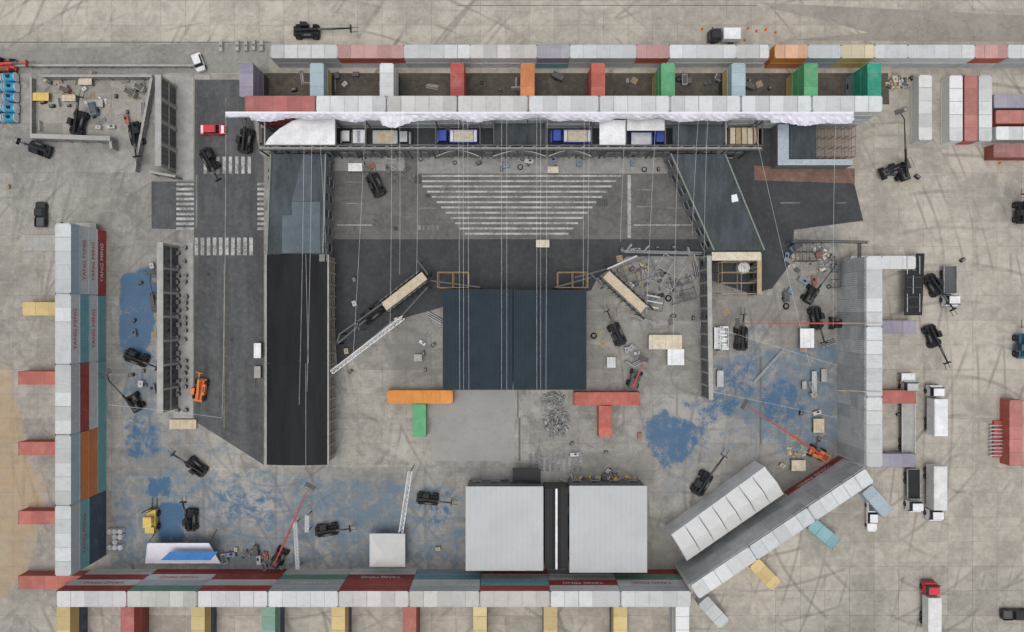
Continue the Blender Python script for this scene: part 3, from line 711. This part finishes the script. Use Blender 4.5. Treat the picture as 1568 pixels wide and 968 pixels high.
# ---------------------------------------------------------------- vehicles and machines
def telehandler(px,py,deg,reach=3.0,elev=12,mat=None,sc=1.0):
    P=mat or DK; b=MB()
    for x in (-1.5,1.5):
        for y in (-1.0,1.0): b.wheel(x,y,.6,.45)
    b.box(0,0,.55,4.3,1.25,.55,P); b.box(-.9,.0,1.1,2.2,.5,.35,P)
    b.box(-.3,.78,.9,1.5,.85,.5,P); b.box(-.25,.78,1.4,1.35,.8,1.0,GLS,tx=.85,ty=.85); b.box(-.25,.78,2.4,1.2,.7,.08,P)
    b.box(.2,-.85,.75,2.4,.65,.75,P,tx=.9,ty=.85); b.box(.2,-.85,1.51,1.2,.35,.05,STEEL)
    b.box(1.9,0,.5,.7,1.9,.3,P); b.box(-2.1,0,.6,.5,1.7,.6,P)
    e=math.radians(elev); p0=(-1.9,0,1.55)
    def pt(l): return (p0[0]+l*math.cos(e),0,p0[2]+l*math.sin(e))
    b.beam(p0,pt(4.2),.42,P); b.beam(pt(3.8),pt(4.2+reach*.55),.33,STEEL); b.beam(pt(4+reach*.5),pt(4.4+reach),.25,P)
    hx,_,hz=pt(4.4+reach)
    b.box(hx+.1,0,hz-.6,.15,1.3,.8,P)
    for y in (-.4,.4): b.box(hx+.75,y,hz-.6,1.3,.14,.07,STEEL)
    b.cyl((-.6,0,1.2),pt(2.6),.08,GALV,6)
    o=b.build('telehandler',(*W(px,py,1),.01),math.radians(deg),bevel=.03); o.scale=(sc,sc,sc); return o
def boom_lift(px,py,deg,length=8,elev=20,mat=None,rise=2.0,turn=0,body=None):
    P=mat or DK; Q=body or P; b=MB()
    c,s=math.cos(math.radians(turn)),math.sin(math.radians(turn))
    for x in (-1.1,1.1):
        for y in (-.95,.95):
            b.cyl((x*c-(y-.2)*s,x*s+(y-.2)*c,.5),(x*c-(y+.2)*s,x*s+(y+.2)*c,.5),.5,BLK,12)
    b.box(0,0,.45,2.9,1.5,.4,Q,math.radians(turn)); b.cyl((0,0,.85),(0,0,1.1),.55,STEEL,12)
    b.box(-.9,0,1.1,2.2,1.6,.9,Q,tx=.92,ty=.9); b.box(.35,.65,1.1,1.2,.5,.7,Q); b.box(.35,-.65,1.1,1.2,.5,.7,STEEL)
    b.box(-1.2,0,2.01,1.0,1.0,.05,STEEL)
    e=math.radians(elev); p0=Vector((-1.4,0,rise)); d=Vector((math.cos(e),0,math.sin(e)))
    b.box(-1.2,0,1.5,.5,.6,max(.3,rise-1.4),P)
    b.beam(p0,p0+d*length*.5,.30,P); b.beam(p0+d*length*.48,p0+d*length*.8,.22,P if mat else STEEL); b.beam(p0+d*length*.78,p0+d*length,.15,P)
    q=p0+d*length; j=q+Vector((1.2,0,-.5)); b.beam(q,j,.15,P)
    hx,hz=j.x+.4,j.z-.2
    b.box(hx,0,hz,.8,1.8,.07,STEEL)
    for sx in(-.4,.4):
        b.beam((hx+sx,-.9,hz+1),(hx+sx,.9,hz+1),.06,STEEL)
        for y in(-.9,.9): b.beam((hx+sx,y,hz),(hx+sx,y,hz+1),.06,STEEL)
    for y in(-.9,.9): b.beam((hx-.4,y,hz+1),(hx+.4,y,hz+1),.06,STEEL)
    return b.build('boom_lift',(*W(px,py,1),.01),math.radians(deg),bevel=.02)
def carbody(b,L,Wd,P,kind='pickup'):
    for x in (-L*.31,L*.31):
        for y in (-Wd/2+.12,Wd/2-.12): b.wheel(x,y,.38,.26)
    n=[( L/2,Wd*.32),(L/2-.25,Wd*.47),(L*.2,Wd*.5),(-L*.45,Wd*.5),(-L/2,Wd*.44)]
    out=[(x,-y) for x,y in n[::-1]]+n
    b.prism([(x,y,.35) for x,y in out],[(x*.99,y*.97,.92) for x,y in out],P)
    if kind=='pickup':
        b.box(L*.07,0,.92,L*.36,Wd*.9,.62,GLS,tx=.72,ty=.85); b.box(L*.06,0,1.54,L*.25,Wd*.74,.05,P)
        b.box(-L*.31,0,.93,L*.33,Wd*.74,.02,STEEL)
        for y in(-1,1): b.box(-L*.31,y*Wd*.45,.92,L*.36,.1,.3,P)
        b.box(-L*.485,0,.92,.1,Wd*.8,.3,P)
    else:
        b.box(-L*.06,0,.92,L*.66,Wd*.9,.58,GLS,tx=.75,ty=.83); b.box(-L*.08,0,1.5,L*.46,Wd*.72,.05,P)
    for y in(-.6,.6): b.box(L/2-.08,y,.6,.12,.3,.16,WHT)
    for y in(-.6,.6): b.box(-L/2+.03,y,.6,.1,.25,.16,RED)
def pickup(px,py,deg,mat,name='pickup_truck',L=5.2): b=MB(); carbody(b,L,1.95,mat); return b.build(name,(*W(px,py,1),.01),math.radians(deg),bevel=.05)
def car(px,py,deg,mat,L=4.5,ends=None):
    b=MB(); carbody(b,L,1.85,mat,'car')
    if ends:
        for s in(-1,1): b.box(s*L*.41,0,.925,L*.12,1.5,.03,ends)
    return b.build('parked_car',(*W(px,py,1),.01),math.radians(deg),bevel=.05)
def truck(px,py,deg,L,body,cab=WHT,box=WHT,name='box_truck',boxh=2.6,Wd=2.45,sides=None,load=None,ends=None):
    b=MB(); cl=2.1
    for x in (L/2-1.2,-L/2+1.3,-L/2+2.5) if L>6.5 else (L/2-1.1,-L/2+1.2):
        for y in(-Wd/2+.2,Wd/2-.2): b.wheel(x,y,.48,.32)
    b.box(-.2,0,.7,L-.8,.9,.3,STEEL)
    b.box(L/2-cl/2,0,.55,cl,Wd-.15,1.35,cab,tx=.97,ty=.97); b.box(L/2-cl/2-.12,0,1.9,cl-.35,Wd-.2,.85,GLS,tx=.8,ty=.88); b.box(L/2-cl/2-.15,0,2.75,cl-.75,Wd-.5,.1,cab)
    b.box(L/2+.02,0,.45,.15,Wd-.2,.35,STEEL)
    for y in(-Wd/2-.08,Wd/2+.08): b.box(L/2-.4,y,1.9,.12,.2,.5,BLK)
    bl=L-cl-.3; bx=-L/2+bl/2
    if body=='box':
        b.box(bx,0,1.02,bl,Wd,boxh,box)
        b.box(bx,0,1.03+boxh,bl-.3,Wd-.3,.04,box)
        for i in range(int(bl/1.2)): b.box(bx-bl/2+.6+i*1.2,0,1.02,.06,Wd+.05,boxh+.03,box)
    elif body=='flat':
        b.box(bx,0,1.02,bl,Wd,.15,sides or STEEL,topmat=load or STEEL)
        for y in(-1,1): b.box(bx,y*(Wd/2-.04),1.17,bl,.08,.4,box)
        b.box(bx-bl/2+.05,0,1.17,.08,Wd-.2,.4,box); b.box(bx+bl/2-.05,0,1.17,.1,Wd-.2,.9,box)
    elif body=='dump':
        b.box(bx,0,1.02,bl,Wd,1.3,box,ty=1.0); b.box(bx,0,2.325,bl-1.6,Wd-.3,.03,load or STEEL)
        for y in(-1,1): b.box(bx,y*(Wd/2-.05),2.34,bl,.12,.15,box)
        if ends:
            for sx in(-1,1): b.box(bx+sx*(bl/2-.42),0,2.327,.55,Wd-.35,.06,ends)
    return b.build(name,(*W(px,py,2),.01),math.radians(deg),bevel=.04)
BLKP=M('black_car_paint',(.02,.02,.022),.3); WP=M('white_car_paint',(.66,.66,.67),.35); OFFB=M('offwhite_box',(.6,.6,.58))
pickup(61,328,90,BLKP,'pickup_truck',4.8)
telehandler(470,48,0,5.5,4,sc=1.05)
truck(1110,53,180,5.6,'box',BLKP,WP,'delivery_van',1.6,2.1)
truck(1458,438,-90,7.6,'flat',WP,GALV,'flatbed_truck',load=STEEL)
truck(1434,628,90,9.2,'box',WP,WHT,'box_truck',2.4)
truck(1433,755,-90,10.5,'box',WP,OFFB,'box_truck',2.4); truck(1402,752,-90,8,'flat',WP,GALV,'flatbed_truck',load=DK)
pickup(1336,790,-90,WP,'pickup_truck',6)
truck(1427,930,90,9,'box',PINK,OFFB,'box_truck',1.9)
truck(1394,640,90,14,'flat',GALV,WHT,'flatbed_truck',load=CONCL)
pickup(1556,942,0,BLKP)
truck(700,209,180,7.6,'dump',BLU,BLU,'dump_truck',load=CREAM,ends=WHT); truck(874,209,180,7.6,'dump',BLU,BLU,'dump_truck',load=CREAM,ends=WHT)
truck(993,211,0,6.4,'flat',BLU,BLU,'flatbed_truck',load=WHT)
truck(540,210,180,4.6,'dump',WP,WHT,'small_dump_truck',load=M('lilac',(.35,.33,.45)))
truck(600,211,0,7,'dump',GALV,GALV,'dump_truck',load=PLY)
car(325,198,0,PINK,4.6,WHT)
car(303,95,-70,WP,3.4)
truck(118,352,180,6.2,'flat',WP,WHT,'utility_truck',load=CONCL)
for a in [(120,188,75,2,10),(60,228,160,1,8),(208,205,-80,2.2,8),(320,244,-60,2.5,10),(376,215,80,2,10),(425,262,70,2,10),
          (292,796,90,2.5,25),(300,715,140,2.5,15),(208,548,-20,2.5,8),(575,283,115,3,10),(655,764,-5,2.5,8),(500,812,8,2.5,8),
          (1135,518,90,2,8),(945,512,115,2.5,8),(1250,487,-80,2.5,10),(1430,437,-60,3,10),(1428,515,-70,3,10),(1075,740,60,4,15),(570,480,40,1,8),
          (1564,325,90,1,8)]:
    telehandler(a[0],a[1],a[2],a[3],a[4],sc=U(.88,1.04))
telehandler(306,597,80,1,10,mat=ORG,sc=.95)
telehandler(1565,530,90,1,5,mat=M('petrol_paint',(.03,.1,.15)))
boom_lift(1362,262,22,3,10,rise=2); boom_lift(1380,262,108,11,25)
RB=M('red_boom',(.42,.06,.05))
boom_lift(1252,694,148,19.5,18,mat=RB,rise=2,turn=10,body=ORG)
boom_lift(428,852,62,18,22,mat=RB,body=DK)
boom_lift(1284,495,180,20,8,mat=RB,body=DK)
boom_lift(972,580,70,4,15,mat=RB,body=STEEL)
boom_lift(206,615,120,7,25); boom_lift(1242,450,60,7,20)
boom_lift(240,460,95,5,10,mat=STEEL)
b=MB()
for x in(-.9,.9):
    for y in(-.7,.7): b.wheel(x,y,.45,.3)
b.box(0,0,.4,3.2,1.3,.8,YEL);b.box(-1.2,0,1.2,1.0,1.3,.5,YEL,tx=.85)
for x in(-.5,.7):
    for y in(-.5,.5): b.beam((x,y,1.2),(x,y,2.3),.08,BLK)
b.box(.1,0,2.3,1.5,1.2,.08,YEL)
for y in(-.35,.35): b.beam((1.7,y,.2),(1.7,y,3.2),.12,STEEL); b.box(2.4,y,.1,1.4,.14,.06,STEEL)
b.box(1.75,0,2.2,.1,.9,.12,STEEL)
f=b.build('forklift',(*W(233,797,1),.01),math.radians(90),bevel=.03); f.scale=(1.3,1.3,1.2)
telehandler(5,100,0,2.5,5,mat=RED)
# ---------------------------------------------------------------- trusses, panels, props
def truss(a,za,b_,zb,w=.6,mat=GALV,r=.05):
    A=Vector((*W(*a,za),za));B=Vector((*W(*b_,zb),zb));d=B-A;L=d.length;d.normalize();u=d.cross(Vector((0,0,1))).normalized();v=u.cross(d)
    b=MB();cs=[u*w/2+v*w/2,-u*w/2+v*w/2,-u*w/2-v*w/2,u*w/2-v*w/2]
    for c in cs: b.cyl(A+c,B+c,r,mat,5)
    n=max(2,int(L/w/1.2))
    for i in range(n):
        p=A+d*(L*i/n);q=A+d*(L*(i+1)/n)
        for k in range(4):
            b.cyl(p+cs[k],q+cs[(k+1)%4],r*.6,mat,4)
            b.cyl(p+cs[k],p+cs[(k+1)%4],r*.6,mat,4)
    return b
def legs(b,pts,w=.14,mat=STEEL):
    for (x,y,z) in pts: b.beam((*W(x,y,z),0),(*W(x,y,z),z-.3),w,mat)
    return b
legs(truss((508,570),5.5,(618,486),5.5,.7,WHT,.06),[(512,567,5.5),(614,489,5.5),(560,530,5.5)]).build('lattice_truss')
legs(truss((628,722),5,(614,815),5,.7,WHT,.05),[(628,722,5),(614,815,5)]).build('lattice_truss')
legs(truss((452,800),3,(456,872),3,.5,WHT,.05),[(452,802,3),(456,870,3)]).build('lattice_truss')
legs(truss((470,790),3,(470,815),3,.5,WHT,.05),[(470,790,3),(470,815,3)]).build('lattice_truss')
truss((1155,585),.6,(1200,535),.6,.3,GALV,.04).build('lattice_truss')
truss((1240,585),.8,(1250,610),.8,.5,GALV,.05).build('lattice_truss')
legs(truss((1212,369),3.5,(1330,371),3.5,.4,STEEL,.06),[(1214,369,3.5),(1270,370,3.5),(1328,371,3.5)]).build('lattice_truss')
truss((955,385),.8,(1075,388),.8,.4,GALV,.04).build('lattice_truss'); truss((960,480),.5,(1010,498),.5,.4,GALV,.04).build('lattice_truss')
legs(truss((1316,372),3.5,(1316,395),3.5,.4,STEEL,.06),[(1316,395,3.5)]).build('lattice_truss')
def gangway(name,a,b_,h,wd):
    A=Vector(W(*a,h));B=Vector(W(*b_,h));d=B-A;L=d.length;d.normalize();n=Vector((-d.y,d.x));ang=math.atan2(d.y,d.x);m_=(A+B)/2
    b=MB();b.box(m_.x,m_.y,h-.2,L,wd,.2,PLY,ang)
    for s in(-1,1):
        mm=m_+n*s*(wd/2+.35); b.box(mm.x,mm.y,h-.5,L+2.5,.3,.5,DK,ang)
        k=8
        for i in range(k+1):
            q=A+d*(L*i/k)+n*s*(wd/2+.35); q2=A+d*(L*min(i+1,k)/k)+n*s*(wd/2+.35)
            b.beam((q.x,q.y,h),(q.x,q.y,h+1.0),.1,DK); b.beam((q.x,q.y,0),(q.x,q.y,h-.5),.12,STEEL)
            b.beam((q.x,q.y,h+.05),(q2.x,q2.y,h+1),.07,GALV)
        p=A+n*s*(wd/2+.35);q=B+n*s*(wd/2+.35); b.beam((*p,h+1),(*q,h+1),.1,STEEL)
    return b.build(name)
gangway('raised_gangway',(588,470),(650,422),5,1.7); gangway('raised_gangway',(928,420),(986,474),4.5,1.7)
b=MB()
for (a,c_) in [((520,512),(585,465)),((516,527),(560,490)),((640,400),(655,420)),((655,440),(600,500)),((905,420),(925,440)),((880,425),(930,412)),((930,412),(975,392)),((660,430),(735,440)),((850,440),(905,425)),((520,512),(516,527)),((550,505),(545,490))]:
    z=5; b.beam((*W(*a,z),z),(*W(*c_,z),z),.26,STEEL if c_[0] not in(975,) else GALV)
    for q in(a,c_): b.beam((*W(*q,z),0),(*W(*q,z),z),.18,STEEL)
b.build('steel_support_frame')
def screen(px,py,deg,w,hh,z=1,tilt=60,mat=BLUF,frame=WHT,name='blue_screen_panel'):
    b=MB(); t=math.radians(tilt)
    def T(u,v): return (u,v*math.cos(t),z+v*math.sin(t))
    b.poly([T(-w/2,0),T(w/2,0),T(w/2-1,hh),T(-w/2+1.8,hh)],mat)
    b.poly([(x,y-.05,zz-.03) for x,y,zz in (T(-w/2,0),T(-w/2+1.8,hh),T(w/2-1,hh),T(w/2,0))],frame)
    b.beam(T(-w/2,0),T(-w/2+1.8,hh),.14,frame);b.beam(T(w/2,0),T(w/2-1,hh),.14,frame)
    for v in(0,hh): b.beam(T(-w/2+1.8*v/hh,v),T(w/2-v/hh,v),.14,frame)
    for u in(-w/2+1.8,w/2-1): b.beam(T(u,hh),(u,hh*math.cos(t)+1.5,0),.1,STEEL); b.beam((u,0,0),T(u,0),.1,STEEL)
    return b.build(name,(*W(px,py,1),0),math.radians(deg))
screen(280,862,0,14,5.2,1,30,CLOTH,WHT); slab('blue_screen_panel',[(246,858),(322,858),(334,845),(260,845)],4.6,.05,BLUF)
def platform(px,py,w,h_,z,mat,name='platform_deck',deg=0):
    b=MB();b.box(0,0,z-.15,w,h_,.15,mat)
    n=max(2,int(w/1.2))
    for i in range(n): b.box(-w/2+w*(i+.5)/n,0,z,.04,h_-.1,.02,WOOD if mat!=WHT else GALV)
    for x in(-1,1):
        for y in(-1,1): b.box(x*(w/2-.1),y*(h_/2-.1),0,.12,.12,z-.15,STEEL)
        b.box(x*(w/2-.05),0,z-.35,.08,h_-.3,.2,STEEL)
    return b.build(name,(*W(px,py,z),.0),math.radians(deg))
for a in [(1019,524,6.2,2.7,1.4,CREAM),(1035,547,3.1,3,1.3,WHT),(831,373,2.5,1.4,1.5,CREAM),(1236,518,2.6,3.6,1.5,WHT),(1101,518,1.8,4,1.2,WHT),
          (544,256,2.6,1.5,1.6,WHT),(1391,578,2.5,1.5,1.5,WHT),(1254,652,2,2.6,1,PLY),(1223,713,2.6,2,1.2,CREAM),(394,537,1.3,2.8,1.5,WHT),(394,570,1.2,2.2,1,CONCL),(493,395,1,1.3,6.6,GREY),
          (105,150,2.5,1.2,.8,PLY),(62,148,3,1.5,1,YEL),(145,158,3,1.4,.6,CONCL),(130,124,2.5,1.4,1,CREAM),(1232,590,.8,1.5,.8,CONCL),(847,260,2,1.2,1,CREAM),(640,548,1.5,1.3,1,CONCL),(936,555,1.6,2,1,GALV),(1103,580,1.2,3,1,GALV),(280,650,5,1.8,.5,PLY),(60,372,6,3,.3,CONCL),(1262,575,1,2.4,.8,CONCL),(1247,585,.9,4,.8,GALV)]:
    platform(*a)
slab('black_container_tray',[(1385,483),(1412,483),(1416,388),(1403,388),(1403,415),(1387,415)],2.4,.15,DK)
b=MB()
for x_,y_ in [(1389,420),(1408,420),(1389,478),(1408,478),(1398,450)]: b.beam((*W(x_,y_,2.6),2.65),(*W(x_,y_-28,2.6),2.65),.12,GALV)
for y_ in (425,440,455,470): b.beam((*W(1388,y_,2.6),2.8),(*W(1410,y_,2.6),2.8),.10,STEEL)
b.build('steel_frame')
slab('black_awning',[(785,738),(828,741),(828,718),(785,716)],3,.1,DK)
b=MB()
for i in range(6): b.box(0,-3+i*1.2,.02,3.4,.9,.5,RED)
for i in range(9): b.cyl((-2.6,-3+i*.7,.6),(2.2,-3+i*.7,.6),.15,GALV,6)
b.build('pipe_rack',(*W(1533,672),0))
b=MB(); BT=M('blue_tank_paint',(.03,.24,.40),.4)
b.cyl((0,-1,.9),(0,1,.9),.85,BT,16); b.box(0,0,0,1.6,2.1,.2,STEEL); b.cyl((0,-.3,1.7),(0,.3,1.76),.3,BLK,8)
for y in(-1,1): b.cyl((0,y-.03,.9),(0,y+.03,.9),.89,WHT,16)
tm=b.mesh('tank')
for i in range(5):
    for j in range(2):
        if (i,j)!=(2,0): place(tm,'blue_water_tank',(*W(3+j*20+U(-1,1),121+i*15.5+U(-1,1)),0),math.radians(90+U(-6,6)))
b=MB(); b.cyl((0,0,0),(0,0,.95),.45,WHT,14); b.cyl((0,0,.95),(0,0,1.02),.47,GALV,14); b.cyl((.2,0,1.02),(.2,0,1.06),.08,BLK,6); wb=b.mesh('drum')
for i in range(3):
    for j in range(4): 
        if R()<.85: place(wb,'white_drum',(*W(172+i*8,812+j*8),0),0)
def rubble(name,px,py,rx,ry,n,mats,hh=1.6,smin=.15,smax=.7):
    b=MB()
    for i in range(n):
        a=U(0,6.28);r=math.sqrt(R());x=rx*r*math.cos(a);y=ry*r*math.sin(a)
        z=max(0,hh*(1-r*r)*U(.6,1)-.2);s=U(smin,smax)
        b.box(x,y,z,s*U(.6,2.2),s*U(.5,1),s*U(.2,.8),random.choice(mats),U(0,3.1),tx=U(.5,1),ty=U(.5,1))
    return b.build(name,(*W(px,py),0))
rubble('rubble_pile',848,612,2.2,1.6,170,[CONC,CONC,CONCL,GREY],1.1,.1,.45);rubble('rubble_pile',852,645,2.6,3,340,[CONC,CONC,CONCL,GREY],1.3,.1,.45)
rubble('debris_heap',1258,398,2.4,2.5,70,[CONCL,OFFW,PLY,STEEL,CONC],.7,.15,.7); rubble('debris_heap',1215,400,1,1.4,18,[CONCL,PLY],.4)
rubble('debris_heap',1015,435,3.4,2.4,26,[STEEL,GREY,CONC,DK],.3,.3,.9); rubble('debris_heap',985,412,2,.8,14,[WOOD,PLY,STEEL],.3)
rubble('debris_heap',925,735,7,.8,110,[PLY,WOOD,CONCL,STEEL,YEL],.8)
rubble('timber_heap',85,124,2,1,25,[WOOD,PLY,STEEL],.5); rubble('timber_heap',1220,690,2,1.2,24,[WOOD,PLY],.6)
rubble('debris_heap',1375,128,2.5,1.2,40,[WOOD,PLY,STEEL],.6)
rubble('debris_heap',380,848,5,.8,36,[STEEL,WOOD,GREY,RED],.6); rubble('debris_heap',150,158,3,1,26,[CONCL,OFFW,PLY],.5)
def prop_meshes():
    D={}
    b=MB(); b.box(0,0,.1,1.2,.9,.8,PAINT)
    for x in(-.58,0,.58): b.box(x,0,.08,.07,.96,.86,PAINT)
    b.box(0,0,.0,1.2,.9,.09,WOOD); b.box(0,0,.95,.3,.2,.04,STEEL); D['storage_crate']=b.mesh('crate')
    b=MB()
    for i in range(6): b.box(0,-.5+i*.2,.12,1.2,.13,.03,WOOD)
    for x in(-.5,0,.5): b.box(x,0,0,.1,1.1,.12,WOOD)
    D['wooden_pallet']=b.mesh('pallet')
    b=MB()
    for i in range(9): b.box(U(-.2,.2),-.5+(i%5)*.22,.02+.14*(i//5),2.4+U(-.5,.3),.18,.12,random.choice([WOOD,CONC,GREY]),U(-.04,.04))
    D['lumber_stack']=b.mesh('lumber')
    b=MB()
    for i in range(10): b.cyl((-1.4+U(-.2,.2),-.4+(i%6)*.16,.08+.15*(i//6)),(1.4,-.4+(i%6)*.16,.08+.15*(i//6)),.07,STEEL if i%2 else GALV,6)
    D['pipe_bundle']=b.mesh('pipes')
    b=MB(); b.box(0,0,.12,1.0,.6,.6,DK); b.box(0,0,.72,.96,.56,.04,STEEL)
    for x in(-.4,.4):
        for y in(-.2,.2): b.cyl((x,y-.03,.06),(x,y+.03,.06),.06,BLK,6)
    b.box(0,0,.77,.25,.1,.04,GALV); D['equipment_case']=b.mesh('case')
    b=MB(); n=16
    for k in range(3):
        for i in range(n):
            a=2*math.pi*i/n;c=2*math.pi*(i+1)/n;r=.55-.08*k
            b.cyl((r*math.cos(a),r*math.sin(a),.06+.08*k),(r*math.cos(c),r*math.sin(c),.06+.08*k),.05,BLK,5)
    D['cable_coil']=b.mesh('coil')
    b=MB(); b.box(0,0,.25,2.2,1.1,1.0,PAINT,ty=.95); b.box(0,0,1.25,1.9,.9,.06,STEEL)
    for y in(-.6,.6): b.wheel(-.2,y,.28,.15)
    b.beam((1.1,0,.4),(2.0,0,.35),.1,STEEL); b.cyl((-.7,.2,1.3),(-.7,.2,1.55),.06,BLK,6); D['mobile_generator']=b.mesh('gen')
    b=MB(); b.box(0,0,.72,1.8,.8,.05,PAINT)
    for x in(-.8,.8):
        for y in(-.3,.3): b.box(x,y,0,.06,.06,.72,STEEL)
    b.box(.2,.1,.78,.5,.3,.2,DK); D['work_table']=b.mesh('table')
    b=MB(); b.box(0,0,0,2.0,.55,.12,CONCL); b.box(0,0,.12,2.0,.5,.7,CONCL,ty=.4); D['concrete_barrier']=b.mesh('barrier')
    return D
PM=prop_meshes()
cols=[(.42,.42,.42),(.46,.42,.34),(.08,.08,.09),(.25,.25,.26),(.35,.29,.2),(.13,.2,.28),(.3,.09,.06),(.5,.5,.48),(.12,.12,.12)]
SM=['equipment_case','equipment_case','storage_crate','work_table','wooden_pallet','pipe_bundle']
def scatter(poly,n,kinds=None,dark=0):
    kinds=kinds or list(PM)+['equipment_case','storage_crate']; xs_=[p[0] for p in poly];ys_=[p[1] for p in poly]
    for k in range(n):
        x,y=U(min(xs_),max(xs_)),U(min(ys_),max(ys_))
        kd=random.choice(kinds); s=U(.6,1.1)
        c=random.choice(cols if not dark else [cols[2],cols[3],cols[0],cols[8]])
        ang=random.choice([0,90,45,-30,15,100])+U(-12,12)
        place(PM[kd],kd,(*W(x,y),.008+.002*(k%7)),math.radians(ang),c,scale=(s,s,s))
scatter(rect(60,118,232,200),32); scatter(rect(940,395,1072,498),26,dark=1); scatter(rect(905,478,985,590),12)
scatter(rect(1200,375,1275,470),11); scatter(rect(1225,500,1270,640),8,SM); scatter(rect(602,480,672,592),7,SM)
scatter(rect(860,718,1000,742),10); scatter(rect(345,838,440,866),7); scatter(rect(600,828,708,868),3,SM)
scatter(rect(508,242,1020,262),24,['equipment_case','storage_crate','work_table','concrete_barrier','cable_coil']); scatter(rect(520,186,1015,222),14,dark=1)
scatter(rect(1362,112,1400,140),5); scatter(rect(1370,560,1400,640),3,SM); scatter(rect(188,560,235,640),4,SM); scatter(rect(1195,640,1275,740),5,SM)
scatter(rect(515,395,545,700),4,['equipment_case','storage_crate']); scatter(rect(1095,455,1130,600),3,SM)
scatter(rect(412,114,1350,140),34,dark=1); scatter(rect(860,640,1000,700),4,SM)
scatter(rect(0,120,60,360),2,SM); scatter(rect(1360,150,1560,560),2,['equipment_case','storage_crate'])
scatter(rect(950,378,1075,386),12,['concrete_barrier','equipment_case'])
scatter(rect(1065,395,1083,500),5,['concrete_barrier']); scatter(rect(205,372,240,635),9,SM,dark=1)
for x,y in [(365,72),(378,72),(390,71),(340,73),(402,72)]:
    b=MB(); b.box(0,0,0,.8,1.9,.7,CONCL,tx=.7); b.box(0,0,.7,.3,.3,.1,STEEL); b.build('concrete_block',(*W(x,y),0))
b=MB(); b.cyl((0,0,.03),(0,0,.75),.2,ORG,10,.03); b.box(0,0,0,.5,.5,.04,ORG); b.cyl((0,0,.3),(0,0,.45),.135,WHT,10,.1); cone=b.mesh('cone')
for x,y in [(1145,44),(1158,48),(1172,46),(1187,50),(1140,62),(1075,45),(1530,250)]: place(cone,'traffic_cone',(*W(x,y),.01),0)
b=MB(); b.cyl((0,0,0),(0,0,1.6),1.1,WHT,20); b.cyl((0,0,1.6),(0,0,1.85),1.05,WHT,20,.3); b.cyl((0,0,1.85),(0,0,1.95),.3,GALV,10); b.build('water_tank',(*W(1135,411),0))
# overhead cables
b=MB(); WIRE=M('steel_cable',(.55,.55,.55),.4)
def wire(a,za,c_,zc,sag=.5,r=.022):
    A=Vector((*W(*a,za),za));B=Vector((*W(*c_,zc),zc)); pr=None
    for i in range(9):
        t=i/8;p=A.lerp(B,t);p.z-=sag*4*t*(1-t)
        if pr is not None: b.cyl(pr,p,r,WIRE,4)
        pr=p
for xa,xb,yb in [(346,340,640),(466,458,620),(478,470,600),(487,500,400),(600,597,520),(612,612,420),(640,638,420),(702,704,596),(709,710,596),(716,718,596),(768,768,596),(776,776,596),(822,822,596),(828,828,596),(838,836,596),(895,893,440),(903,900,440),(958,950,370),(1005,990,480),(1070,1060,360),(1084,1078,400),(1040,1030,560),(1150,1240,560),(1280,1276,500),(560,540,560)]:
    wire((xa,172),10.6,(xb,yb),7 if yb>500 else 6.2,.4)
wire((166,620),9,(340,640),6); wire((1283,560),9,(1090,500),6.2); wire((1283,640),9,(1092,600),6.2)
b.build('overhead_cable')
b=MB()
for x0,y0,x1,y1 in [(1283,495,1350,495),(1283,598,1350,600)]:
    b.beam((*W(x0,y0,10.7),10.8),(*W(x1,y1,10.7),10.8),.10,M('ochre_strap',(.4,.3,.15)))
b.build('ratchet_strap')
# ---------------------------------------------------------------- light & camera
EL=80; AZ=205
w=bpy.data.worlds.new('World'); scene.world=w; w.use_nodes=True; nt=w.node_tree
bg=nt.nodes['Background']; sk=nt.nodes.new('ShaderNodeTexSky'); sk.sky_type='NISHITA'; sk.sun_disc=False
sk.sun_elevation=math.radians(EL); sk.sun_rotation=math.radians(AZ); sk.air_density=1.0; sk.dust_density=5
hs=nt.nodes.new('ShaderNodeHueSaturation'); hs.inputs['Saturation'].default_value=.26
nt.links.new(sk.outputs[0],hs.inputs['Color']); nt.links.new(hs.outputs[0],bg.inputs['Color']); bg.inputs['Strength'].default_value=.145
sd=bpy.data.lights.new('sun','SUN'); sd.energy=.7; sd.angle=math.radians(35); sd.color=(1,.985,.95)
so=bpy.data.objects.new('sun',sd); COL.objects.link(so)
el=math.radians(EL);az=math.radians(AZ)
dv=Vector((math.sin(az)*math.cos(el),math.cos(az)*math.cos(el),math.sin(el)))
so.rotation_euler=dv.to_track_quat('Z','Y').to_euler()
cd=bpy.data.cameras.new('camera'); cd.sensor_width=36; cd.lens=36*CH*S0/1568; cd.clip_end=5000; cd.clip_start=1
cam=bpy.data.objects.new('camera',cd); COL.objects.link(cam); cam.location=(0,0,CH); scene.camera=cam
scene.view_settings.view_transform='Standard'; scene.view_settings.look='None'; scene.view_settings.exposure=0
print('objects',len(bpy.data.objects))
